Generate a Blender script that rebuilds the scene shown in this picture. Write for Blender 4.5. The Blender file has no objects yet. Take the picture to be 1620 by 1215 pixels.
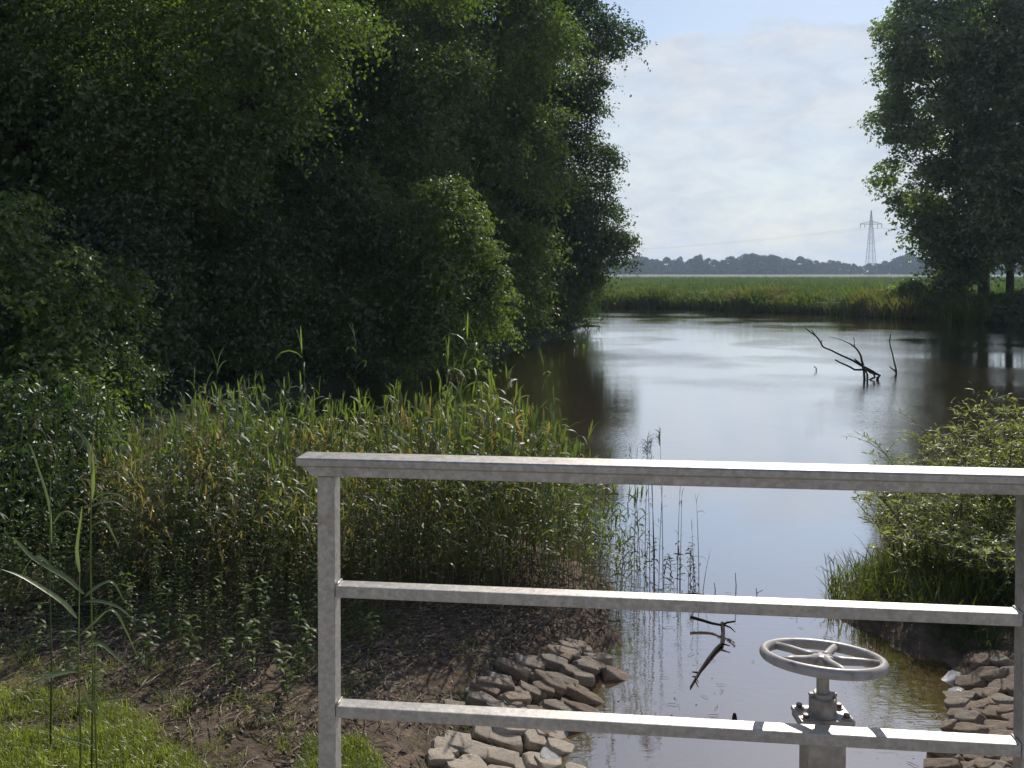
import bpy, math, random
import numpy as np
from mathutils import Vector, Matrix
R = math.radians
rng = np.random.default_rng(7)
random.seed(7)
S = bpy.context.scene
C = S.collection

# ------------------------------------------------------------------ camera, world, sun, exposure
F = 1400.0; HOR = 430.0; PITCH = R(1.25); CAMZ = 3.4
VP = HOR + F*math.tan(PITCH)
cam = bpy.data.cameras.new('camera'); co = bpy.data.objects.new('camera', cam); C.objects.link(co)
co.location = (0, 0, CAMZ); co.rotation_euler = (R(90)-PITCH, 0, 0)
cam.sensor_width = 36; cam.lens = 36*F/1620
cam.shift_y = -(607.5-VP)/1620
cam.clip_start = 0.05; cam.clip_end = 12000
S.camera = co
SUN_EL, SUN_AZ = R(39), R(21)            # azimuth measured from +Y towards +X
w = bpy.data.worlds.new('World'); S.world = w; w.use_nodes = True
nt = w.node_tree; nt.nodes.clear()
def N(t, typ, **k):
    n = t.nodes.new(typ)
    for a, b in k.items(): setattr(n, a, b)
    return n
def L(t, a, b): t.links.new(a, b)
def mth(t, op, a, b=None, c=None, clamp=False):
    n = N(t, 'ShaderNodeMath', operation=op, use_clamp=clamp)
    for i, v in enumerate((a, b, c)):
        if v is None: continue
        if isinstance(v, (int, float)): n.inputs[i].default_value = v
        else: L(t, v, n.inputs[i])
    return n.outputs[0]
sky = N(nt, 'ShaderNodeTexSky', sky_type='NISHITA', sun_disc=False)
sky.sun_elevation = SUN_EL; sky.sun_rotation = SUN_AZ; sky.air_density = 1.1; sky.dust_density = .6
tc = N(nt, 'ShaderNodeTexCoord'); sp = N(nt, 'ShaderNodeSeparateXYZ'); L(nt, tc.outputs['Generated'], sp.inputs[0])
mp = N(nt, 'ShaderNodeMapping'); mp.inputs['Scale'].default_value = (3.2, 3.2, 7.5); mp.inputs['Location'].default_value = (1.3, .4, .2)
L(nt, tc.outputs['Generated'], mp.inputs[0])
n1 = N(nt, 'ShaderNodeTexNoise'); n1.inputs['Scale'].default_value = 1.6; n1.inputs['Detail'].default_value = 7; n1.inputs['Roughness'].default_value = .56
L(nt, mp.outputs[0], n1.inputs['Vector'])
n2 = N(nt, 'ShaderNodeTexNoise'); n2.inputs['Scale'].default_value = 3.4; n2.inputs['Detail'].default_value = 6; n2.inputs['Roughness'].default_value = .6
L(nt, mp.outputs[0], n2.inputs['Vector'])
z = sp.outputs[2]
n3 = N(nt, 'ShaderNodeTexNoise'); n3.inputs['Scale'].default_value = 5.5; n3.inputs['Detail'].default_value = 8; n3.inputs['Roughness'].default_value = .6; n3.inputs['Distortion'].default_value = .4
L(nt, mp.outputs[0], n3.inputs['Vector'])
def ramp_w(t, f):
    q = N(t, 'ShaderNodeValToRGB'); q.color_ramp.elements[0].position = .36; q.color_ramp.elements[0].color = (.70, .77, .88, 1)
    q.color_ramp.elements[1].position = .64; q.color_ramp.elements[1].color = (.86, .90, .95, 1); L(t, f, q.inputs[0]); return q.outputs[0]
# cloud bank below about 14.5 degrees with a crisp, billowing top
edge = mth(nt, 'ADD', mth(nt, 'MULTIPLY', mth(nt, 'SUBTRACT', n1.outputs[0], .5), .10), .254)
edge = mth(nt, 'ADD', edge, mth(nt, 'MULTIPLY', mth(nt, 'SUBTRACT', n2.outputs[0], .5), .07))
bank = mth(nt, 'MULTIPLY', mth(nt, 'SUBTRACT', edge, z), 80, clamp=True)
bankf = mth(nt, 'MULTIPLY', bank, mth(nt, 'ADD', mth(nt, 'MULTIPLY', mth(nt, 'SUBTRACT', n2.outputs[0], .35), 1.2, clamp=True), .62, clamp=True), clamp=True)
high = mth(nt, 'MULTIPLY', mth(nt, 'SUBTRACT', n1.outputs[0], .50), 5.0, clamp=True)
high = mth(nt, 'MULTIPLY', mth(nt, 'MULTIPLY', high, .8), mth(nt, 'MULTIPLY', mth(nt, 'SUBTRACT', z, .33), 12, clamp=True))
fac = mth(nt, 'MAXIMUM', bankf, high)
bg1 = N(nt, 'ShaderNodeBackground'); bg1.inputs[1].default_value = .10
tnt = N(nt, 'ShaderNodeMixRGB', blend_type='MULTIPLY'); tnt.inputs[0].default_value = 1; tnt.inputs[2].default_value = (.90, .93, .97, 1); L(nt, sky.outputs[0], tnt.inputs[1]); L(nt, tnt.outputs[0], bg1.inputs[0])
bg2 = N(nt, 'ShaderNodeBackground'); bg2.inputs[1].default_value = .87; L(nt, ramp_w(nt, n3.outputs[0]), bg2.inputs[0])
mx = N(nt, 'ShaderNodeMixShader'); L(nt, fac, mx.inputs[0]); L(nt, bg1.outputs[0], mx.inputs[1]); L(nt, bg2.outputs[0], mx.inputs[2])
wo = N(nt, 'ShaderNodeOutputWorld'); L(nt, mx.outputs[0], wo.inputs[0])
sl = bpy.data.lights.new('sun', 'SUN'); sl.energy = 4.6; sl.angle = R(.6); sl.color = (1, .95, .86)
so = bpy.data.objects.new('sun', sl); C.objects.link(so)
sd = Vector((math.sin(SUN_AZ)*math.cos(SUN_EL), math.cos(SUN_AZ)*math.cos(SUN_EL), math.sin(SUN_EL)))
so.rotation_euler = sd.to_track_quat('Z', 'Y').to_euler(); so.location = (0, 0, 30)
S.view_settings.view_transform = 'Standard'; S.view_settings.look = 'None'; S.view_settings.gamma = 1; S.view_settings.exposure = 0
S.render.engine = 'CYCLES'
S.cycles.max_bounces = 8; S.cycles.transparent_max_bounces = 8; S.cycles.volume_bounces = 0

# ------------------------------------------------------------------ survey helpers: sight lines to world points
def ray(u, v):
    x = (u-810)/F; y = -(v-VP)/F
    return Vector((x, math.cos(PITCH)+y*math.sin(PITCH), -math.sin(PITCH)+y*math.cos(PITCH)))
def G(u, v, z=0.0):
    r = ray(u, v); t = (z-CAMZ)/r.z; return Vector((r.x*t, r.y*t, z))
def V(u, v, Y):
    r = ray(u, v); t = Y/r.y; return Vector((r.x*t, Y, CAMZ+r.z*t))

# ------------------------------------------------------------------ object helpers
def tag(o, label=None, cat=None, group=None, kind=None):
    if label: o['label'] = label
    if cat: o['category'] = cat
    if group: o['group'] = group
    if kind: o['kind'] = kind
    return o
def empty(name, loc=(0, 0, 0), label=None, cat=None, group=None):
    o = bpy.data.objects.new(name, None); C.objects.link(o); o.location = loc; o.empty_display_size = .2
    return tag(o, label, cat, group)
class MB:
    def __init__(s): s.v = []; s.f = []; s.n = 0
    def add(s, v, f):
        v = np.asarray(v, dtype=np.float32).reshape(-1, 3)
        f = np.asarray(f, dtype=np.int32)
        s.v.append(v); s.f.append(f+s.n); s.n += len(v); return s
    def box(s, a, b, M=None):
        (x0, y0, z0), (x1, y1, z1) = a, b
        v = np.array([(x, y, z) for z in (z0, z1) for y in (y0, y1) for x in (x0, x1)], float)
        if M is not None: v = np.array([M @ Vector(p) for p in v])
        return s.add(v, [(0, 2, 3, 1), (4, 5, 7, 6), (0, 1, 5, 4), (2, 6, 7, 3), (0, 4, 6, 2), (1, 3, 7, 5)])
    def tube(s, pts, rad, k=6):
        pts = [Vector(p) for p in pts]; n = len(pts)
        if isinstance(rad, (int, float)): rad = [rad]*n
        vs = []
        for i, p in enumerate(pts):
            d = (pts[min(i+1, n-1)]-pts[max(i-1, 0)]).normalized()
            a = Vector((0, 0, 1)) if abs(d.z) < .8 else Vector((1, 0, 0))
            e = d.cross(a).normalized(); g = d.cross(e).normalized()
            for j in range(k):
                t = 2*math.pi*j/k; vs.append(p+(e*math.cos(t)+g*math.sin(t))*rad[i])
        fs = [(i*k+j, i*k+(j+1) % k, (i+1)*k+(j+1) % k, (i+1)*k+j) for i in range(n-1) for j in range(k)]
        s.add(vs, fs)
        for base, r in ((0, range(k-1, -1, -1)), ((n-1)*k, range(k))):
            if k == 4: s.f.append(np.array([[base+q for q in r]])+s.n-len(vs))
            elif k == 3: s.f.append(np.array([[base+q for q in r]])+s.n-len(vs))
            else:
                for q in range(1, k-1, 2):
                    idx = [base, base+q, base+q+1, base+(q+2) % k if q+2 < k else base]
                    idx = idx if idx[3] != base else idx[:3]
                    if base == 0: idx = idx[::-1]
                    s.f.append(np.array([idx])+s.n-len(vs))
        return s
    def lathe(s, prof, c=(0, 0, 0), k=28, M=None):
        vs = []
        for r, zz in prof:
            for j in range(k):
                t = 2*math.pi*j/k; p = Vector((c[0]+r*math.cos(t), c[1]+r*math.sin(t), c[2]+zz)); vs.append(M @ p if M else p)
        n = len(prof)
        return s.add(vs, [(i*k+j, i*k+(j+1) % k, (i+1)*k+(j+1) % k, (i+1)*k+j) for i in range(n-1) for j in range(k)])
    def build(s, name, mat, parent=None, smooth=False, bevel=0):
        me = bpy.data.meshes.new(name)
        V_ = np.concatenate(s.v) if s.v else np.zeros((0, 3), np.float32)
        me.vertices.add(len(V_)); me.vertices.foreach_set('co', V_.ravel())
        sizes = np.concatenate([np.full(len(f), f.shape[1], np.int32) for f in s.f])
        loops = np.concatenate([f.ravel() for f in s.f]).astype(np.int32)
        me.loops.add(len(loops)); me.loops.foreach_set('vertex_index', loops)
        me.polygons.add(len(sizes)); me.polygons.foreach_set('loop_start', np.concatenate([[0], np.cumsum(sizes)[:-1]]).astype(np.int32))
        me.polygons.foreach_set('use_smooth', np.full(len(sizes), smooth))
        me.update(calc_edges=True)
        me.materials.append(mat)
        o = bpy.data.objects.new(name, me); C.objects.link(o)
        if parent: o.parent = parent
        if bevel:
            m = o.modifiers.new('b', 'BEVEL'); m.width = bevel; m.segments = 2; m.limit_method = 'ANGLE'
        return o
def mesh_arrays(mb):
    return np.concatenate(mb.v), mb.f
def scatter(mb, protos, pos, yaw, scale, which=None, lean=.0):
    """append many copies of small prototype meshes (as plain geometry)"""
    n = len(pos); which = rng.integers(0, len(protos), n) if which is None else which
    for k, (pv, pf) in enumerate(protos):
        m = np.where(which == k)[0]
        if not len(m): continue
        c, s_ = np.cos(yaw[m])[:, None], np.sin(yaw[m])[:, None]; sc = scale[m][:, None]
        x = pv[None, :, 0]*c-pv[None, :, 1]*s_; y = pv[None, :, 0]*s_+pv[None, :, 1]*c; zz = np.broadcast_to(pv[None, :, 2], x.shape)
        lx = rng.normal(0, lean, (len(m), 1)); ly = rng.normal(0, lean, (len(m), 1))
        x = x+zz*lx; y = y+zz*ly
        vv = np.stack([x*sc+pos[m, 0:1], y*sc+pos[m, 1:2], zz*sc+pos[m, 2:3]], -1).reshape(-1, 3)
        base = mb.n; mb.v.append(vv.astype(np.float32)); mb.n += len(vv)
        off = (np.arange(len(m))*len(pv))[:, None, None]
        for f in pf: mb.f.append((f[None]+off+base).reshape(-1, f.shape[1]).astype(np.int32))

# ------------------------------------------------------------------ materials
def mat(name):
    m = bpy.data.materials.new(name); m.use_nodes = True; t = m.node_tree; t.nodes.clear()
    o = N(t, 'ShaderNodeOutputMaterial'); return m, t, o
def ramp(t, fac, stops):
    r = N(t, 'ShaderNodeValToRGB'); e = r.color_ramp.elements
    while len(e) < len(stops): e.new(.5)
    for i, (p, c) in enumerate(stops): e[i].position = p; e[i].color = (*c, 1)
    L(t, fac, r.inputs[0]); return r.outputs[0]
def noise(t, scale, detail=4, rough=.55, vec=None, obj=True):
    n = N(t, 'ShaderNodeTexNoise'); n.inputs['Scale'].default_value = scale; n.inputs['Detail'].default_value = detail; n.inputs['Roughness'].default_value = rough
    if vec is None:
        c = N(t, 'ShaderNodeTexCoord'); vec = c.outputs['Object'] if obj else c.outputs['Generated']
    L(t, vec, n.inputs['Vector']); return n.outputs[0]
def foliage(name, dark, light, fine=14, coarse=.6, trans=.35, gloss=.05, tint=None, rough=.42):
    m, t, o = mat(name)
    a = noise(t, coarse, 2); b = noise(t, fine, 1)
    f = mth(t, 'ADD', mth(t, 'MULTIPLY', a, .7), mth(t, 'MULTIPLY', b, .6))
    f = mth(t, 'SUBTRACT', f, .15)
    oi = N(t, 'ShaderNodeObjectInfo')
    f = mth(t, 'ADD', f, mth(t, 'MULTIPLY', mth(t, 'SUBTRACT', oi.outputs['Random'], .5), .25))
    col = ramp(t, f, [(.28, dark), (.72, light)] if tint is None else [(.25, dark), (.6, light), (.76, tint)])
    d = N(t, 'ShaderNodeBsdfDiffuse'); L(t, col, d.inputs[0])
    tr = N(t, 'ShaderNodeBsdfTranslucent')
    br = N(t, 'ShaderNodeMixRGB', blend_type='MULTIPLY'); br.inputs[0].default_value = 1; L(t, col, br.inputs[1]); br.inputs[2].default_value = (2.0, 2.2, .8, 1)
    L(t, br.outputs[0], tr.inputs[0])
    g = N(t, 'ShaderNodeBsdfGlossy'); g.inputs['Roughness'].default_value = rough; g.inputs[0].default_value = (1, 1, 1, 1)
    m1 = N(t, 'ShaderNodeMixShader'); m1.inputs[0].default_value = trans; L(t, d.outputs[0], m1.inputs[1]); L(t, tr.outputs[0], m1.inputs[2])
    m2 = N(t, 'ShaderNodeMixShader'); m2.inputs[0].default_value = gloss; L(t, m1.outputs[0], m2.inputs[1]); L(t, g.outputs[0], m2.inputs[2])
    L(t, m2.outputs[0], o.inputs[0]); return m
def pbr(name, stops, scale=8, detail=6, rough=.8, metal=0, bump=.0, bscale=20, rvar=0, spec=.5):
    m, t, o = mat(name)
    p = N(t, 'ShaderNodeBsdfPrincipled'); L(t, p.outputs[0], o.inputs[0])
    n = noise(t, scale, detail); L(t, ramp(t, n, stops), p.inputs['Base Color'])
    p.inputs['Metallic'].default_value = metal; p.inputs['Specular IOR Level'].default_value = spec
    if rvar: L(t, mth(t, 'ADD', mth(t, 'MULTIPLY', noise(t, scale*1.7, 5), rvar), rough-rvar/2), p.inputs['Roughness'])
    else: p.inputs['Roughness'].default_value = rough
    if bump:
        bb = N(t, 'ShaderNodeBump'); bb.inputs['Strength'].default_value = 1; bb.inputs['Distance'].default_value = bump
        L(t, noise(t, bscale, 6, .6), bb.inputs['Height']); L(t, bb.outputs[0], p.inputs['Normal'])
    return m
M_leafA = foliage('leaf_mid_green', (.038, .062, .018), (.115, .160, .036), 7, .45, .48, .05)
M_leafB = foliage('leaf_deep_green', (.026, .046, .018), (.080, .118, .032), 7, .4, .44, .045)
M_leafC = foliage('leaf_poplar', (.050, .078, .026), (.150, .195, .055), 4, .4, .52, .08)
M_leafFar = foliage('leaf_far', (.018, .036, .018), (.04, .07, .028), .2, .02, .2, .02)
M_willow = foliage('leaf_willow', (.08, .10, .03), (.31, .31, .13), 16, 1.5, .45, .06, rough=.45)
M_reed = foliage('reed_green', (.055, .080, .022), (.15, .18, .05), 5, .8, .42, .05, tint=(.27, .21, .11), rough=.5)
M_reedD = foliage('reed_dark', (.018, .032, .013), (.045, .070, .022), 5, .8, .35, .02)  # dark leaf colour, tree shade of the reeds at left painted in
M_dry = foliage('reed_dry', (.07, .05, .032), (.18, .14, .085), 6, .8, .25, .05)
M_weed = foliage('weed_leaf', (.045, .085, .022), (.14, .17, .045), 12, 1.2, .42, .03, rough=.5)
M_sedge = foliage('sedge', (.05, .065, .022), (.12, .135, .04), 4, .9, .4, .03)
M_fore = foliage('fore_leaf', (.10, .13, .045), (.19, .22, .095), 6, 1.2, .32, .06, rough=.4)
M_grass = foliage('grass_blade', (.13, .155, .02), (.28, .30, .05), 5, 1.0, .45, .05)
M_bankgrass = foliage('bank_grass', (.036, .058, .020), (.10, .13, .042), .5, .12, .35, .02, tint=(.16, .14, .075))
M_crop = foliage('crop', (.06, .095, .03), (.10, .14, .045), .7, .03, .3, .01)
M_bark = pbr('bark', [(.3, (.035, .028, .022)), (.7, (.10, .082, .065))], 6, rough=.9, bump=.02, bscale=14)
M_dead = pbr('dead_wood', [(.3, (.012, .010, .008)), (.7, (.04, .032, .026))], 14, spec=.15, rough=.85, bump=.004, bscale=50)
M_zinc = pbr('galvanised_steel', [(.25, (.36, .33, .30)), (.5, (.41, .38, .35)), (.75, (.50, .475, .445))], 40, 8, rough=.46, metal=.55, bump=.0006, bscale=120, rvar=.2)
def spangle(m):
    t = m.node_tree; p = next(n for n in t.nodes if n.type == 'BSDF_PRINCIPLED'); old = p.inputs['Base Color'].links[0].from_socket
    c = N(t, 'ShaderNodeTexCoord'); v = N(t, 'ShaderNodeTexVoronoi'); v.inputs['Scale'].default_value = 110; L(t, c.outputs['Object'], v.inputs['Vector'])
    bw = N(t, 'ShaderNodeSeparateXYZ'); L(t, v.outputs['Color'], bw.inputs[0])
    k = ramp(t, bw.outputs[0], [(0, (.86, .86, .86)), (1, (1.1, 1.1, 1.1))])
    st = ramp(t, noise(t, 7, 9, .75), [(.36, (.62, .56, .50)), (.46, (1, 1, 1)), (.70, (1.06, 1.05, 1.04))])
    a = N(t, 'ShaderNodeMixRGB', blend_type='MULTIPLY'); a.inputs[0].default_value = 1; L(t, old, a.inputs[1]); L(t, k, a.inputs[2])
    b = N(t, 'ShaderNodeMixRGB', blend_type='MULTIPLY'); b.inputs[0].default_value = .5; L(t, a.outputs[0], b.inputs[1]); L(t, st, b.inputs[2]); L(t, b.outputs[0], p.inputs['Base Color'])
spangle(M_zinc)
M_zincD = pbr('weathered_steel', [(.3, (.22, .19, .165)), (.7, (.42, .38, .34))], 30, 8, rough=.6, metal=.3, bump=.0006, bscale=150, rvar=.2)
M_wheel = pbr('painted_grey_wheel', [(.30, (.20, .16, .135)), (.42, (.33, .295, .275)), (.7, (.41, .375, .36))], 30, 6, rough=.42, metal=.1, bump=.0004, bscale=120, rvar=.15)
M_bolt = pbr('dark_bolt', [(.3, (.08, .06, .05)), (.7, (.18, .15, .13))], 60, rough=.5, metal=.5)
M_conc = pbr('concrete', [(.3, (.26, .235, .205)), (.7, (.38, .35, .31))], 3, rough=.9, bump=.003, bscale=60)
M_pylon = pbr('pylon_steel', [(.3, (.20, .215, .23)), (.7, (.27, .285, .30))], .3, rough=.6, metal=.2)
M_stones = [pbr('stone_warm', [(.3, (.19, .14, .10)), (.55, (.32, .24, .175)), (.75, (.42, .33, .25))], 9, 8, rough=.88, bump=.012, bscale=22),
            pbr('stone_brown', [(.3, (.17, .125, .09)), (.7, (.34, .255, .19))], 9, 8, rough=.88, bump=.012, bscale=22),
            pbr('stone_grey', [(.3, (.19, .155, .12)), (.7, (.36, .30, .24))], 9, 8, rough=.85, bump=.012, bscale=22)]
M_wetstone = pbr('stone_wet', [(.3, (.30, .29, .28)), (.7, (.55, .54, .53))], 14, rough=.12, bump=.006, bscale=40)
M_litter = pbr('litter', [(.3, (.08, .055, .038)), (.5, (.21, .155, .11)), (.72, (.42, .34, .26))], 30, 4, rough=.85)
M_pale = pbr('pale_petal', [(.3, (.6, .6, .55)), (.7, (.8, .8, .75))], 20, rough=.35)

# ------------------------------------------------------------------ terrain
POND = np.array([(-.55, 2.6), (-.5, 4.2), (-.25, 5.4), (.18, 6.3), (.62, 7.05), (.88, 7.75), (.98, 8.5), (1.05, 9.4), (.4, 10.8), (-1.5, 11.8), (-4, 13.6),
                 (-5.6, 18), (-5.6, 24), (-3.2, 30), (-.2, 37), (2.4, 46), (4.6, 56), (3.8, 68), (5.5, 79), (10, 83.5), (16.7, 80.7), (20.7, 74.5), (24.9, 71), (27.5, 65.2),
                 (29.6, 61.8), (31, 58), (34, 52), (42, 46), (46, 40), (36, 28), (22, 19), (10, 12.6), (5.2, 10.3), (3.6, 9.5), (3.25, 8.7), (3.5, 8.1), (3.85, 7.6), (3.62, 6.8), (3.15, 6.0), (2.8, 5.0), (2.6, 3.8), (2.6, 2.6)])
def sdist(x, y):
    x = np.asarray(x, float); y = np.asarray(y, float); d = np.full(x.shape, 1e9); ins = np.zeros(x.shape, bool)
    n = len(POND)
    for i in range(n):
        a, b = POND[i], POND[(i+1) % n]; e = b-a
        t = np.clip(((x-a[0])*e[0]+(y-a[1])*e[1])/(e@e), 0, 1)
        d = np.minimum(d, np.hypot(x-a[0]-t*e[0], y-a[1]-t*e[1]))
        c = ((a[1] > y) != (b[1] > y)) & (x < (b[0]-a[0])*(y-a[1])/(b[1]-a[1]+1e-12)+a[0])
        ins ^= c
    return np.where(ins, -d, d)
def wob(x, y):
    return (np.sin(x*2.1+y*1.3)*np.sin(y*1.7-x*.6)*.5+np.sin(x*5.3-y*3.1)*np.sin(y*4.7+x*2.2)*.25)
def height(x, y):
    x = np.asarray(x, float); y = np.asarray(y, float)
    d = sdist(x, y)
    d = d+(.07*np.sin(x*7+y*3.3)+.06*np.sin(y*9.1-x*4)+.04*np.sin(x*17+y*13))*np.clip(20/(np.abs(y)+1), 0, 1)*np.exp(-np.abs(d)/.8)
    out = .48*(1-np.exp(-np.maximum(d, 0)/.75))+.12*(1-np.exp(-np.maximum(d, 0)/6))
    near = np.clip((4.6-y)/2.2, 0, 1); out = out+1.15*near*near*(3-2*near)*np.clip(d/.6, 0, 1)
    out = out+wob(x, y)*.035*np.clip(d/.5, 0, 1)*np.clip(60/(np.abs(y)+1), 0, 1)
    return np.where(d > 0, out, np.maximum(d*.45, -1.2))
def axis(a, lo, hi, step, b, g=1.13):
    mid = list(np.arange(lo, hi, step)); r = []; s_ = step; x = hi
    while x < b: r.append(x); s_ *= g; x += s_
    r.append(b); l = []; s_ = step; x = lo
    while x > a: s_ *= g; x -= s_; l.append(max(x, a))
    return np.array(l[::-1]+mid+r)
xs = axis(-2500, -6.5, 6.5, .11, 2500); ys = axis(-40, 2.6, 12, .11, 3000, 1.07)
X, Y = np.meshgrid(xs, ys); Z = height(X, Y)
mb = MB(); nx, ny = len(xs), len(ys)
ii = (np.arange(ny-1)[:, None]*nx+np.arange(nx-1)[None]).ravel()
mb.add(np.stack([X, Y, Z], -1).reshape(-1, 3), np.stack([ii, ii+1, ii+nx+1, ii+nx], -1))
# soil colours per vertex: mud, sandy patch, turf, crop, stubble, plus painted tree shade
D = sdist(X, Y)
def sm(a, b, x): t = np.clip((x-a)/(b-a), 0, 1); return t*t*(3-2*t)
col = np.empty(X.shape+(3,)); col[:] = (.125, .090, .064)
def blend(mask, c):
    global col
    col = col*(1-mask[..., None])+np.array(c)*mask[..., None]
wv = wob(X*1.3, Y*1.3)
turf = sm(.15, -.25, (Y-5.75)+.9*(X+2.6)*(X > -2.6)+wv*.4)*(X < -.6)*(D > .25)
blend(turf, (.075, .095, .028))
blend(sm(.3, 1.2, (Y-6.3)*.6-(X+3.2))*(Y > 5)*(X < 0)*(Y < 60), (.035, .035, .022))  # tree shade on the left bank, put into the soil colour
blend(np.exp(-((X+.78)**2/.12+(Y-5.7)**2/.5)), (.16, .118, .085))
blend(sm(14, 24, Y)*(D > 0), (.05, .06, .03))
blend(sm(84, 95, Y), (.07, .105, .038))
blend(sm(60, 75, Y)*(X > 30), (.06, .085, .03))
blend(sm(470, 560, Y), (.15, .155, .11))
blend(sm(880, 900, Y), (.08, .1, .06))
m, t, o = mat('ground'); p = N(t, 'ShaderNodeBsdfPrincipled'); L(t, p.outputs[0], o.inputs[0]); p.inputs['Roughness'].default_value = .92; p.inputs['Specular IOR Level'].default_value = .2
at = N(t, 'ShaderNodeVertexColor', layer_name='soil')
mm = N(t, 'ShaderNodeMixRGB', blend_type='MULTIPLY'); mm.inputs[0].default_value = 1
L(t, at.outputs[0], mm.inputs[1]); L(t, ramp(t, noise(t, 9, 9, .68), [(.3, (.45, .42, .4)), (.5, (.95, .95, .95)), (.7, (1.7, 1.65, 1.6))]), mm.inputs[2])
L(t, mm.outputs[0], p.inputs['Base Color'])
bb = N(t, 'ShaderNodeBump'); bb.inputs['Distance'].default_value = .05; bb.inputs['Strength'].default_value = .9; L(t, noise(t, 13, 8, .65), bb.inputs['Height']); L(t, bb.outputs[0], p.inputs['Normal'])
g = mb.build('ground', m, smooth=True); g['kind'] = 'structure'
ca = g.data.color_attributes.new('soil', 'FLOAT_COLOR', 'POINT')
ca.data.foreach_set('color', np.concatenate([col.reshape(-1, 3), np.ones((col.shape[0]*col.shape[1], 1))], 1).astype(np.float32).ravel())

# ------------------------------------------------------------------ water
m, t, o = mat('pond_water')
tcw = N(t, 'ShaderNodeTexCoord'); mpw = N(t, 'ShaderNodeMapping'); mpw.inputs['Scale'].default_value = (1, 2.2, 1); L(t, tcw.outputs['Object'], mpw.inputs[0])
nf = noise(t, 7.5, 3, .55, mpw.outputs[0]); nc = noise(t, 1.3, 2, .5, mpw.outputs[0]); npatch = noise(t, .16, 2, .5, tcw.outputs['Object'])
amp = mth(t, 'ADD', mth(t, 'MULTIPLY', mth(t, 'SUBTRACT', npatch, .44), 4.0, clamp=True), .17)
sy = N(t, 'ShaderNodeSeparateXYZ'); L(t, tcw.outputs['Object'], sy.inputs[0])
shel = mth(t, 'ADD', mth(t, 'MULTIPLY', mth(t, 'SUBTRACT', sy.outputs[1], 9), .06, clamp=True), .45)
amp = mth(t, 'MULTIPLY', amp, shel)
hh = mth(t, 'MULTIPLY', mth(t, 'ADD', mth(t, 'MULTIPLY', nf, .6), mth(t, 'MULTIPLY', nc, .5)), amp)
bb = N(t, 'ShaderNodeBump'); bb.inputs['Distance'].default_value = .010; bb.inputs['Strength'].default_value = 1; L(t, hh, bb.inputs['Height'])
murk = N(t, 'ShaderNodeBsdfDiffuse'); L(t, ramp(t, noise(t, .6, 4), [(.3, (.082, .048, .022)), (.7, (.115, .072, .035))]), murk.inputs[0])
gl = N(t, 'ShaderNodeBsdfGlossy'); gl.inputs['Roughness'].default_value = .02; gl.inputs[0].default_value = (.97, .98, 1, 1); L(t, bb.outputs[0], gl.inputs['Normal'])
lw = N(t, 'ShaderNodeLayerWeight'); lw.inputs[0].default_value = .5; L(t, bb.outputs[0], lw.inputs['Normal'])
rf = ramp(t, lw.outputs['Facing'], [(0, (.04,)*3), (.40, (.26,)*3), (.56, (.42,)*3), (.72, (.66,)*3), (.86, (.88,)*3), (1, (.98,)*3)])
mw = N(t, 'ShaderNodeMixShader'); L(t, rf, mw.inputs[0]); L(t, murk.outputs[0], mw.inputs[1]); L(t, gl.outputs[0], mw.inputs[2]); L(t, mw.outputs[0], o.inputs[0])
wt = MB().add([(-9, 1, 0), (70, 1, 0), (70, 92, 0), (-9, 92, 0)], [(0, 1, 2, 3)]).build('water', m); wt['kind'] = 'structure'

# ------------------------------------------------------------------ deck under the railing
dk = MB().box((-3.4, -6, 1.45), (3.6, 2.52, 1.8)).box((-3.4, -6, -1), (-.62, 2.40, 1.447)).box((2.7, -6, -1), (3.6, 2.40, 1.447)).build('concrete_deck', M_conc, bevel=.01)
dk['kind'] = 'structure'

# ------------------------------------------------------------------ railing
PL = Vector((-.527, 2.38, 0)); PR = Vector((1.246, 2.18, 0)); e = (PR-PL).normalized(); fn = Vector((-e.y, e.x, 0)); Lf = (PR-PL).length+.024
MR = Matrix(((e.x, fn.x, 0, PL.x), (e.y, fn.y, 0, PL.y), (0, 0, 1, 0), (0, 0, 0, 1)))    # local: x along, y away from viewer, z up
rail = empty('metal_railing', (PL.x, PL.y, 1.8), 'galvanised steel railing with a flat handrail and two lower rails', 'railing')
rail.matrix_world = Matrix.Translation((0, 0, 1.8)) @ MR
T = CAMZ-.5-1.8         # top of the handrail above the deck
def rbox(name, a, b, mt=M_zinc, bev=.003, par=rail): return MB().box(a, b).build(name, mt, par, bevel=bev)
# flat top profile with a cut-back end
mb = MB(); x0, x1 = -.052, 3.3
prof = [(-.018, 0), (-.022, -.004), (-.022, -.019), (-.018, -.022), (.066, -.022), (.070, -.019), (.070, -.004), (.066, 0)]
k = len(prof); vs = []
for x in (x0, x0+.006, x1):
    s_ = .94 if x == x0 else 1
    vs += [(x, .024+(y-.024)*s_, T-.011+(zz+.011)*s_) for y, zz in prof]
mb.add(vs, [(i*k+j, (i+1)*k+j, (i+1)*k+(j+1) % k, i*k+(j+1) % k) for i in range(2) for j in range(k)])
mb.add([vs[j] for j in range(k)], [(0, 1, 2, 3), (0, 3, 4, 7), (4, 5, 6, 7)])
mb.build('handrail', M_zinc, rail)
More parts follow.
